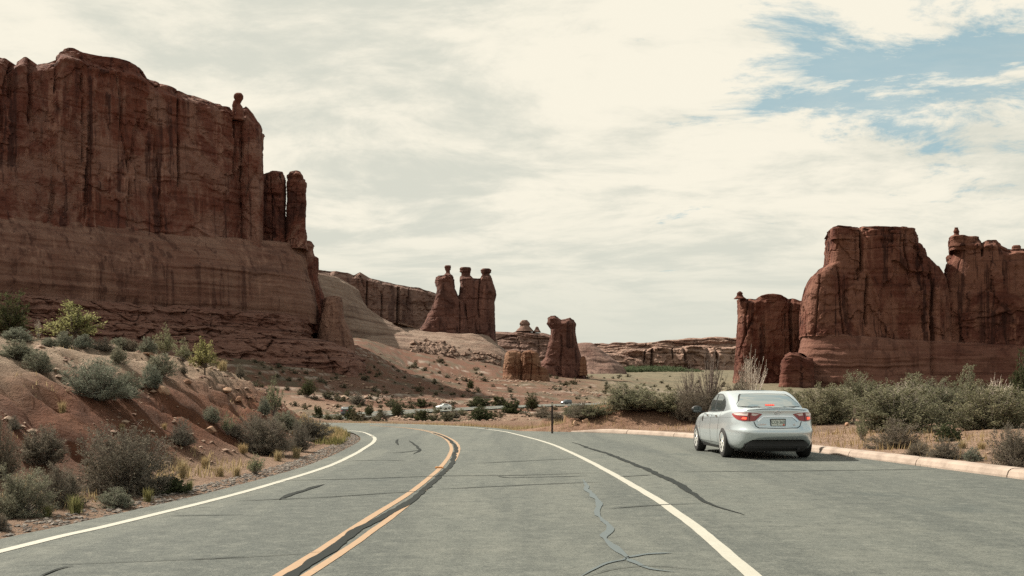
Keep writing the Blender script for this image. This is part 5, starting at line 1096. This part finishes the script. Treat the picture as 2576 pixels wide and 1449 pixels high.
def patch(name, parent, poly, mapper, bv, off, mat, step=.05, rings=5, solid=.0):
    """a panel of polygon outline laid on the car's skin; mapper(p) gives ray origin and direction"""
    P = densify(poly, step); c = P.mean(0); n = len(P); V = []; ok = True
    for k in range(rings, -1, -1):
        f = k/rings
        for p in (P if k else [c]):
            o, d = mapper(c+(np.array(p)-c)*f); h = bv.ray_cast(Vector(o), Vector(d).normalized())
            if h[0] is None: h = bv.find_nearest(Vector(o)+Vector(d).normalized()*2.0)
            nn = h[1] if h[1].dot(Vector(d)) < 0 else -h[1]
            V.append(h[0]+nn*off)
    F = []
    for k in range(rings-1):
        for i in range(n): F.append((k*n+i, k*n+(i+1) % n, (k+1)*n+(i+1) % n, (k+1)*n+i))
    last = rings*n
    for i in range(n): F.append(((rings-1)*n+i, (rings-1)*n+(i+1) % n, last))
    o = add_mesh(name, V, F, mat, parent)
    return o
def strip_on(name, parent, pts, mapper, bv, off, w, mat, step=.03):
    """thin raised line following the skin"""
    P = []
    for i in range(len(pts)-1):
        a, b = np.array(pts[i], float), np.array(pts[i+1], float); k = max(1, int(np.linalg.norm(b-a)/step)); P += [a+(b-a)*j/k for j in range(k)]
    P.append(np.array(pts[-1], float)); H_ = []
    for p in P:
        o, d = mapper(p); h = bv.ray_cast(Vector(o), Vector(d).normalized())
        if h[0] is None: continue
        nn = h[1] if h[1].dot(Vector(d)) < 0 else -h[1]; H_.append((h[0], nn))
    V, F = [], []
    for i, (q, nn) in enumerate(H_):
        t = (H_[min(i+1, len(H_)-1)][0]-H_[max(i-1, 0)][0]).normalized(); s_ = t.cross(nn).normalized()
        V += [q+nn*off+s_*w/2, q+nn*off-s_*w/2]
        if i: F.append((2*i-2, 2*i-1, 2*i+1, 2*i))
    return add_mesh(name, V, F, mat, parent)
def rear_map(p): return (p[0], -4.0, p[1]), (0, 1, 0)
def front_map(p): return (p[0], 4.0, p[1]), (0, -1, 0)
def side_map(sx): return lambda p: ((sx*3.0, p[0], p[1]), (-sx, 0, 0))
def turn_map(sx): return lambda p: ((sx*math.sin(p[0])*4, -1.4-math.cos(p[0])*4, p[1]), (-sx*math.sin(p[0]), math.cos(p[0]), 0))
def wheel(parent, x, y, r, sx, hi=True):
    w = .215; n = 48 if hi else 20
    e = empty('wheel', (x, y, r)); e.parent = parent
    prof = [(-.5, .64), (-.5, .80), (-.47, .93), (-.40, .985), (-.2, 1.0), (.2, 1.0), (.40, .985), (.47, .93), (.5, .80), (.5, .64)]
    th = np.linspace(0, 2*PI, n, endpoint=False)
    V = np.concatenate([np.stack([np.full(n, a*w), b*r*np.cos(th), b*r*np.sin(th)], 1) for a, b in prof]); add_mesh('tyre', V, grid_faces(len(prof), n, True), M['rubber'], e)
    # rim: lip, dish and spokes
    rp = [(.46, .66), (.50, .64), (.47, .60), (.30, .57), (.22, .10), (.22, .001)]
    V = np.concatenate([np.stack([np.full(n, a*w*sx), b*r*np.cos(th), b*r*np.sin(th)], 1) for a, b in rp]); add_mesh('wheel_well', V[2*n:], grid_faces(len(rp)-2, n, True), M['trim'], e)
    V = np.concatenate([V[:3*n]]); rim = add_mesh('rim', V, grid_faces(3, n, True), M['alloy'], e)
    if hi:
        for k in range(10):
            a = 2*PI*k/10+(.10 if k % 2 else -.10); pts = []
            for (rr, hw) in ((.08, .035), (.60, .050)):
                for s_ in (-1, 1): pts.append((rr*r/.33*.33*1.0, s_*hw))
            c, s2 = math.cos(a), math.sin(a); V = []
            for xo in (.42*w*sx, .30*w*sx):
                for (rr, hw) in ((.06, .045), (.60, .058)):
                    for s_ in (-1, 1):
                        y_, z_ = rr*r, s_*hw*r*1.3; V.append((xo, y_*c-z_*s2, y_*s2+z_*c))
            add_mesh('spoke', V, [(0, 1, 3, 2), (4, 6, 7, 5), (0, 2, 6, 4), (1, 5, 7, 3), (2, 3, 7, 6), (0, 4, 5, 1)], M['alloy'], e, smooth=False)
        hub = np.concatenate([np.stack([np.full(16, .45*w*sx*q), f*r*np.cos(np.linspace(0, 2*PI, 16, endpoint=False)), f*r*np.sin(np.linspace(0, 2*PI, 16, endpoint=False))], 1) for q, f in ((.6, .13), (1, .12), (1.02, .001))])
        add_mesh('hub_cap', hub, grid_faces(3, 16, True), M['alloy'], e)
    return e
def cut_arches(o, ys, r, W_):
    bm = bmesh.new()
    for y in ys:
        for sx in (-1, 1):
            mt = Matrix.Translation((sx*W_/2, y, r)) @ Matrix.Rotation(PI/2, 4, 'Y')
            bmesh.ops.create_cone(bm, cap_ends=True, segments=48, radius1=r*1.14, radius2=r*1.14, depth=.62, matrix=mt)
    me = bpy.data.meshes.new('cutter'); bm.to_mesh(me); bm.free(); me.materials.append(M['trim']); c = bpy.data.objects.new('cutter', me); COL.objects.link(c)
    md = o.modifiers.new('b', 'BOOLEAN'); md.operation = 'DIFFERENCE'; md.object = c; md.solver = 'EXACT'
    try: md.material_mode = 'TRANSFER'
    except Exception: pass
    dg = bpy.context.evaluated_depsgraph_get(); ne = bpy.data.meshes.new_from_object(o.evaluated_get(dg)); o.modifiers.clear()
    if len(ne.polygons) > 50:
        old = o.data; o.data = ne; ne.name = o.name
    bpy.data.objects.remove(c)
    o.data.polygons.foreach_set('use_smooth', np.full(len(o.data.polygons), True))
def text_part(name, s, size, loc, parent, mat, sx=1.0):
    cu = bpy.data.curves.new(name, 'FONT'); cu.body = s; cu.size = size; cu.extrude = .0015; cu.align_x = 'CENTER'; cu.align_y = 'CENTER'; cu.materials.append(mat)
    o = bpy.data.objects.new(name, cu); COL.objects.link(o); o.parent = parent; o.location = loc; o.rotation_euler = (PI/2, 0, 0); o.scale = (sx, 1, 1)
    dg = bpy.context.evaluated_depsgraph_get(); me = bpy.data.meshes.new_from_object(o.evaluated_get(dg)); me.name = name
    q = bpy.data.objects.new(name, me); COL.objects.link(q); q.parent = parent; q.location = loc; q.rotation_euler = (PI/2, 0, 0); q.scale = (sx, 1, 1)
    bpy.data.objects.remove(o); q.name = name
    return q
def box_part(name, c, s, mat, parent, bev=.0):
    bm = bmesh.new(); bmesh.ops.create_cube(bm, size=1.0)
    for v in bm.verts: v.co = Vector((v.co.x*s[0], v.co.y*s[1], v.co.z*s[2]))
    if bev: bmesh.ops.bevel(bm, geom=bm.edges[:], offset=bev, segments=2, affect='EDGES')
    me = bpy.data.meshes.new(name); bm.to_mesh(me); bm.free(); me.materials.append(mat)
    o = bpy.data.objects.new(name, me); COL.objects.link(o); o.parent = parent; o.location = c
    return o
def ring_part(name, loc, rx, rz, r, parent, mat, rot=0.0):
    n, k = 40, 8; t = np.linspace(0, 2*PI, n, endpoint=False); p = np.linspace(0, 2*PI, k, endpoint=False); V = []
    for a in t:
        cx, cz = rx*math.cos(a), rz*math.sin(a); nx, nz = math.cos(a), math.sin(a)
        for b in p: V.append((cx+nx*r*math.cos(b), r*math.sin(b), cz+nz*r*math.cos(b)))
    o = add_mesh(name, V, grid_faces(n, k, True).tolist()+[((n-1)*k+i, (n-1)*k+(i+1) % k, (i+1) % k, i) for i in range(k)], mat, parent); o.location = loc; o.rotation_euler = (0, rot, 0)
    return o
def stack_mirror(parent, sx, W_, col, y0=.86, z0=1.0):
    th = np.linspace(0, 2*PI, 20, endpoint=False); V = []
    for q, f in ((-.055, .55), (-.04, .85), (-.01, 1), (.035, .95), (.075, .72), (.105, .35), (.115, .02)):
        V.append(np.stack([sx*(W_/2+.10)+np.cos(th)*.125*f, np.full(20, y0+q), z0+.03+np.sin(th)*.088*f], 1))
    o = add_mesh('side_mirror', np.concatenate(V), grid_faces(7, 20, True).tolist()+[tuple(range(20))], col, parent)
    box_part('mirror_glass', (sx*(W_/2+.10), y0-.056, z0+.03), (.17, .004, .11), M['glass'], o, .001)
    box_part('mirror_arm', (sx*(W_/2-.02), y0+.02, z0-.03), (.16, .05, .04), M['trim'], o, .008)
def build_car(name, label, loc, rz, paint, hi=True, suv=False, L=4.85, Wd=1.82, Ht=1.47, r=.33):
    c = CarShape(L, Wd, Ht, 1.0 if hi else .36, suv); e = empty(name, loc, rz); tag(e, label, 'car'); kw, kl, kz = c.k
    bv, bf = c.body(); hv, hf = c.house(); B = bvh_of((bv, bf), (hv, hf)); BB = bvh_of((bv, bf))
    body = add_mesh('body', bv, bf, paint, e); cut_arches(body, (-1.33*kl, 1.45*kl), r, Wd)
    add_mesh('cabin', hv, hf, paint, e)
    for y in (-1.33*kl, 1.45*kl):
        for sx in (-1, 1): wheel(e, sx*(Wd/2-.108), y, r, sx, hi)
    st = .045 if hi else .12
    rw = [(-.66, 1.112), (-.565, 1.24), (-.51, 1.325), (-.46, 1.372), (0, 1.388), (.46, 1.372), (.51, 1.325), (.565, 1.24), (.66, 1.112), (.3, 1.098), (0, 1.094), (-.3, 1.098)]
    if suv: rw = [(-.58, 1.15), (-.52, 1.38), (.52, 1.38), (.58, 1.15)]
    def sc(P): return [(x*kw, z*kz) for x, z in P]
    rg = patch('rear_window', e, sc([(x*1.06, z+(.010 if z > 1.3 else -.014)) for x, z in rw]) if hi else sc(rw), rear_map, B, .003, M['trim'], st)
    patch('rear_glass', e, sc(rw), rear_map, B, .008, M['rear_glass'], st, 7)
    patch('windscreen', e, sc([(-.66, 1.02), (-.52, 1.36), (.52, 1.36), (.66, 1.02)]), front_map, B, .006, M['glass'], st)
    fw = [(.88, 1.00), (.60, 1.16), (.34, 1.30), (.12, 1.375), (-.06, 1.388), (-.10, .998)]; bw = [(-.17, .998), (-.14, 1.388), (-.50, 1.372), (-.80, 1.305), (-1.00, 1.215), (-1.10, 1.13), (-1.06, 1.06), (-.95, 1.02)]
    if suv: fw = [(.92, 1.06), (.45, 1.38), (-.06, 1.40), (-.10, 1.07)]; bw = [(-.17, 1.07), (-.14, 1.40), (-1.85, 1.38), (-2.0, 1.12)]
    for sx in (-1, 1):
        for nm, P in (('front_side_window', fw), ('rear_side_window', bw)):
            P2 = [(y*kl, z*kz) for y, z in P]; w = patch(nm, e, P2, side_map(sx), B, .006, M['glass'], st)
            if hi: strip_on('window_trim', w, P2+[P2[0]], side_map(sx), B, .008, .020, M['trim'])
        stack_mirror(e, sx, Wd, M['trim'] if hi else paint)
    # lamps
    tl = [(.335, .955), (.45, .978), (.60, .990), (.80, .985), (.98, .975), (1.10, .955), (1.02, .90), (.86, .835), (.70, .805), (.56, .803), (.47, .815)]
    for sx in (-1, 1):
        t = patch('tail_light', e, [(a, z*kz) for a, z in tl], turn_map(sx), BB, .010, M['red_lens'], st)
        if hi:
            patch('reversing_lens', t, [(.40, .955), (.54, .970), (.545, .925), (.47, .915)], turn_map(sx), BB, .016, M['clear_lens'], .03, 3)
            patch('signal_lens', t, [(.61, .978), (.80, .972), (.98, .962), (1.02, .948), (.86, .925), (.62, .918)], turn_map(sx), BB, .016, M['clear_lens'], .03, 3)
            patch('lit_bulb', t, [(.64, .84), (.64, .882), (.72, .888), (.74, .85)], turn_map(sx), BB, .018, M['lit_red'], .02, 3)
            strip_on('lens_seam', t, [(.575, .985), (.585, .80)], turn_map(sx), BB, .019, .012, M['trim'])
        patch('headlight', e, [(.45, .70), (.60, .74), (.78, .74), (.74, .66), (.5, .63)] if sx > 0 else [(-.45, .70), (-.60, .74), (-.78, .74), (-.74, .66), (-.5, .63)], front_map, BB, .008, M['clear_lens'], st)
    patch('grille', e, [(-.55, .34), (-.60, .50), (.60, .50), (.55, .34)], front_map, BB, .006, M['trim'], st)
    box_part('rear_valance', (0, -2.14*kl, .335*kz), (1.36, .30, .20), M['trim'], e, .04)
    if hi:
        strip_on('trunk_seam', e, [(-.50, .80), (-.46, .70), (-.40, .665), (0, .658), (.40, .665), (.46, .70), (.50, .80)], rear_map, BB, .003, .018, M['trim'])
        strip_on('chrome_bar', e, [(-.42, .80), (-.36, .86), (-.30, .905), (0, .912), (.30, .905), (.36, .86), (.42, .80)], rear_map, BB, .014, .026, M['chrome'])
        strip_on('trunk_lip', e, [(-.62, 1.035), (-.3, 1.055), (0, 1.06), (.3, 1.055), (.62, 1.035)], rear_map, BB, .004, .010, M['trim'])
        h = BB.ray_cast(Vector((0, -4, .78)), Vector((0, 1, 0)))[0]
        pl = box_part('license_plate', (0, h.y-.014, .775), (.32, .012, .165), M['trim'], e, .003)
        box_part('plate_face', (0, -.0085, 0), (.285, .006, .125), M['plate'], pl)
        text_part('plate_text', 'COJ·360', .098, (0, -.0135, .008), pl, M['plate_ink'], .80)
        box_part('plate_sticker', (.115, -.0135, -.043), (.035, .003, .03), M['sticker'], pl)
        hl = BB.ray_cast(Vector((0, -4, 1.0)), Vector((0, 1, 0)))[0]
        em = ring_part('emblem', (0, hl.y-.012, .985), .068, .046, .006, e, M['chrome'])
        ring_part('emblem_ring', (0, -.002, .004), .025, .043, .005, em, M['chrome']); ring_part('emblem_ring', (0, -.002, .018), .048, .020, .005, em, M['chrome'])
        hb = BB.ray_cast(Vector((.34, -4, .72)), Vector((0, 1, 0)))[0]
        text_part('badge_text', 'CAMRY', .045, (-.335, hb.y-.006, .735), e, M['chrome'], 1.25); text_part('badge_text', 'LE', .042, (.34, hb.y-.006, .735), e, M['chrome'], 1.2)
        bl = patch('brake_light', e, [(-.10, 1.118), (-.10, 1.150), (.10, 1.150), (.10, 1.118)], rear_map, B, .011, M['red_lens'], .03, 2)
        for k in range(5):
            x = -.08+.04*k; patch('brake_diode', bl, [(x-.013, 1.124), (x-.013, 1.144), (x+.013, 1.144), (x+.013, 1.124)], rear_map, B, .015, M['lit_red'], .03, 2)
        for sx in (-1, 1):
            for (ya, za, yb, zb) in ((-.13, 1.0, -.13, .27), (1.02, .93, .98, .30), (-1.02, 1.03, -.92, .62), (-.92, .62, -.80, .30)):
                strip_on('door_seam', e, [(ya, za), (yb, zb)], side_map(sx), B, .002, .014, M['trim'])
            strip_on('door_seam', e, [(-.80, .30), (.98, .30)], side_map(sx), B, .002, .008, M['trim'])
            strip_on('side_crease', e, [(-1.9, .885), (-1.0, .872), (.0, .845), (1.0, .80)], side_map(sx), B, .004, .012, paint)
            for y in (-.75, .20):
                hh = B.ray_cast(Vector((sx*3, y, .90)), Vector((-sx, 0, 0)))[0]; box_part('door_handle', (hh.x+sx*.018, y, .895), (.035, .20, .034), M['chrome'], e, .01)
            add_mesh('sill', [(sx*.84, -.95, .17), (sx*.84, 1.05, .17), (sx*.88, 1.05, .24), (sx*.88, -.95, .24)], [(0, 1, 2, 3)], M['trim'], e)
        box_part('underbody', (0, .0, .24), (1.3, 4.2, .16), M['trim'], e, .03); box_part('exhaust_pipe', (.45, -2.05, .235), (.07, .5, .07), M['trim'], e, .02)
    return e
_cx = (1931-1288)/FX*22.4
build_car('sedan_car', 'silver sedan parked by the kerb, brake lights lit, seen from behind', (5.50, 22.4+1.33, 0), math.radians(1.3), M['silver'], Wd=1.90)
def on_far_road(vx, lane):
    u = (vx-1288)/FX; k = np.argmin(np.abs(R2[60:, 0]/R2[60:, 1]-u)+(R2[60:, 1] < 150)*9)+60; t = R2[k+1, :2]-R2[k-1, :2]; t /= np.linalg.norm(t); n_ = np.array([-t[1], t[0]])
    p = R2[k, :2]+n_*lane; return (p[0], p[1], R2[k, 2]+.045*lane+.01), math.atan2(t[1], t[0])-PI/2
p, a = on_far_road(1135, 1.8); build_car('distant_car', 'small white car on the valley road heading left', p, 2.2, M['white_car'], False, False, 4.5, 1.8, 1.42)
p, a = on_far_road(1436, 1.8); build_car('distant_car', 'small dark car on the valley road, farthest to the right', p, 2.35, M['grey_car'], False, True, 4.5, 1.8, 1.55)
p, a = on_far_road(850, -1.8); build_car('distant_car', 'small black off-road car half hidden by valley bushes', (p[0], p[1], p[2]), a, M['black_car'], False, True, 4.6, 1.85, 1.85, .38)

# ------------------------------------------------------------------ posts, reflectors, stones
def marker_post():
    q = gp(1383, 1091); z = float(Hq(q[0]+.1, q[1]+.3)[0]); e = empty('marker_post', (q[0]+.1, q[1]+.3, z)); tag(e, 'thin dark metal marker post with a pale top beside the road', 'post')
    m, N, b = principled('rusty_steel', (.045, .030, .026), .8, .2)
    V = [];  h = 1.22
    for zz in (-.2, h):
        for (x, y) in ((-.036, -.012), (-.016, -.022), (.016, -.022), (.036, -.012), (.030, .006), (.012, -.006), (-.012, -.006), (-.030, .006)): V.append((x, y, zz))
    F = [(i, (i+1) % 8, 8+(i+1) % 8, 8+i) for i in range(8)]+[tuple(range(8, 16)), tuple(range(7, -1, -1))]
    add_mesh('post', V, F, m, e, smooth=False); box_part('reflector', (0, -.028, h-.075), (.062, .01, .10), principled('reflector_pale', (.50, .42, .34), .5)[0], e, .003)
marker_post()
def stake():
    q = hit(2149, 1066, 8, 60); e = empty('wooden_stake', q); tag(e, 'weathered wooden stake standing among the shrubs right of the car', 'stake')
    m, N, b = principled('weathered_wood', (.22, .17, .13), .95); p_ = N.add('ShaderNodeNewGeometry').outputs['Position']
    N.set(b, 'Base Color', N.mix(N.noise(N.vmath('MULTIPLY', p_, (40, 40, 3)), 1, 5, .6), (.13, .10, .08, 1), (.34, .27, .21, 1)))
    h = 52/FX*q.y; V = []
    for k, (zz, s_) in enumerate(((-.1, 1), (h*.5, .97), (h*.93, .92), (h, .6))):
        for (x, y) in ((-1, -1), (1, -1), (1, 1), (-1, 1)): V.append((x*.042*s_+.02*k*.3, y*.03*s_, zz))
    add_mesh('post', V, grid_faces(4, 4, True).tolist()+[(12, 13, 14, 15)], m, e, smooth=False)
stake()
for (vx, vy, lab, mt) in ((1105, 1178, 'small amber road reflector on the yellow centre line', 'amber'), (936, 1098, 'small pale road reflector on the left white line at the bend', 'plate'), (1224, 1079, 'small dark road reflector on the far white line', 'trim')):
    q = gp(vx, vy); e = empty('road_reflector', (q[0], q[1], .006)); tag(e, lab, 'reflector', 'raised road reflectors')
    bm = bmesh.new(); bmesh.ops.create_cube(bm, size=1.0)
    for v in bm.verts:
        t = .62 if v.co.z > 0 else 1; v.co = Vector((v.co.x*.16*(.85 if v.co.z > 0 else 1), v.co.y*.11*t, (v.co.z+.5)*.024))
    me = bpy.data.meshes.new('housing'); bm.to_mesh(me); bm.free(); me.materials.append(M[mt]); o = bpy.data.objects.new('housing', me); COL.objects.link(o); o.parent = e
    box_part('lens', (0, -.047, .012), (.10, .004, .012), M['amber'], e)
def boulder(vx, vy, w, h, label, seed, dmax=70):
    q = hit(vx, vy, 7, 2500)
    if q is None or q.y > dmax: return
    bm = bmesh.new(); bmesh.ops.create_icosphere(bm, subdivisions=3, radius=.5); P = np.array([v.co[:] for v in bm.verts]); rs = np.random.default_rng(seed)
    for _ in range(9):                        # chip flat faces
        n_ = rs.normal(size=3); n_ /= np.linalg.norm(n_); d_ = rs.uniform(.26, .40); k = P@n_; P = np.where((k > d_)[:, None], P-n_[None]*(k-d_)[:, None], P)
    P += .03*fbm(P[:, 0]*5+seed, P[:, 1]*5, P[:, 2]*5, 3, .5, seed)[:, None]
    for v, p in zip(bm.verts, P): v.co = p
    me = bpy.data.meshes.new('boulder'); bm.to_mesh(me); bm.free(); me.materials.append(M['boulder']); o = bpy.data.objects.new('boulder', me); COL.objects.link(o)
    sx, sz = w/FX*q.y*1.25, h/FX*q.y*1.3; o.location = (q.x, q.y, q.z+sz*.18); o.scale = (sx, sx*.8, sz); o.rotation_euler = (rs.uniform(-.2, .2), rs.uniform(-.2, .2), rs.uniform(0, 6))
    tag(o, label, 'boulder', 'loose boulders')
for i, a in enumerate([(412, 988, 34, 22, 'pale slab rock beside the two sagebrushes on the bank edge'), (530, 1087, 26, 18, 'pale angular rock on the shaded right slope of the bank'), (640, 962, 50, 16, 'flat ledge rock at the crest of the bank nose'), (672, 975, 34, 14, 'ledge rock at the right tip of the bank crest'),
        (170, 986, 12, 10, 'small dark stone on pale sand left of the largest sagebrush'), (372, 893, 40, 9, 'thin pale ledge stone among the crest shrubs'), (2131, 1072, 12, 11, 'small pinkish stone near the wooden stake'), (1446, 1068, 14, 12, 'small stone at the left foot of the red mound'), (600, 1010, 22, 14, 'reddish rock on the bank nose slope'),
        (566, 985, 30, 14, 'broken ledge rock below the small yellow tree'), (470, 962, 26, 10, 'flat pale stone left of the small yellow tree'), (1475, 1062, 20, 13, 'reddish rock sunk in the red mound')]):
    boulder(*a, 60+i)
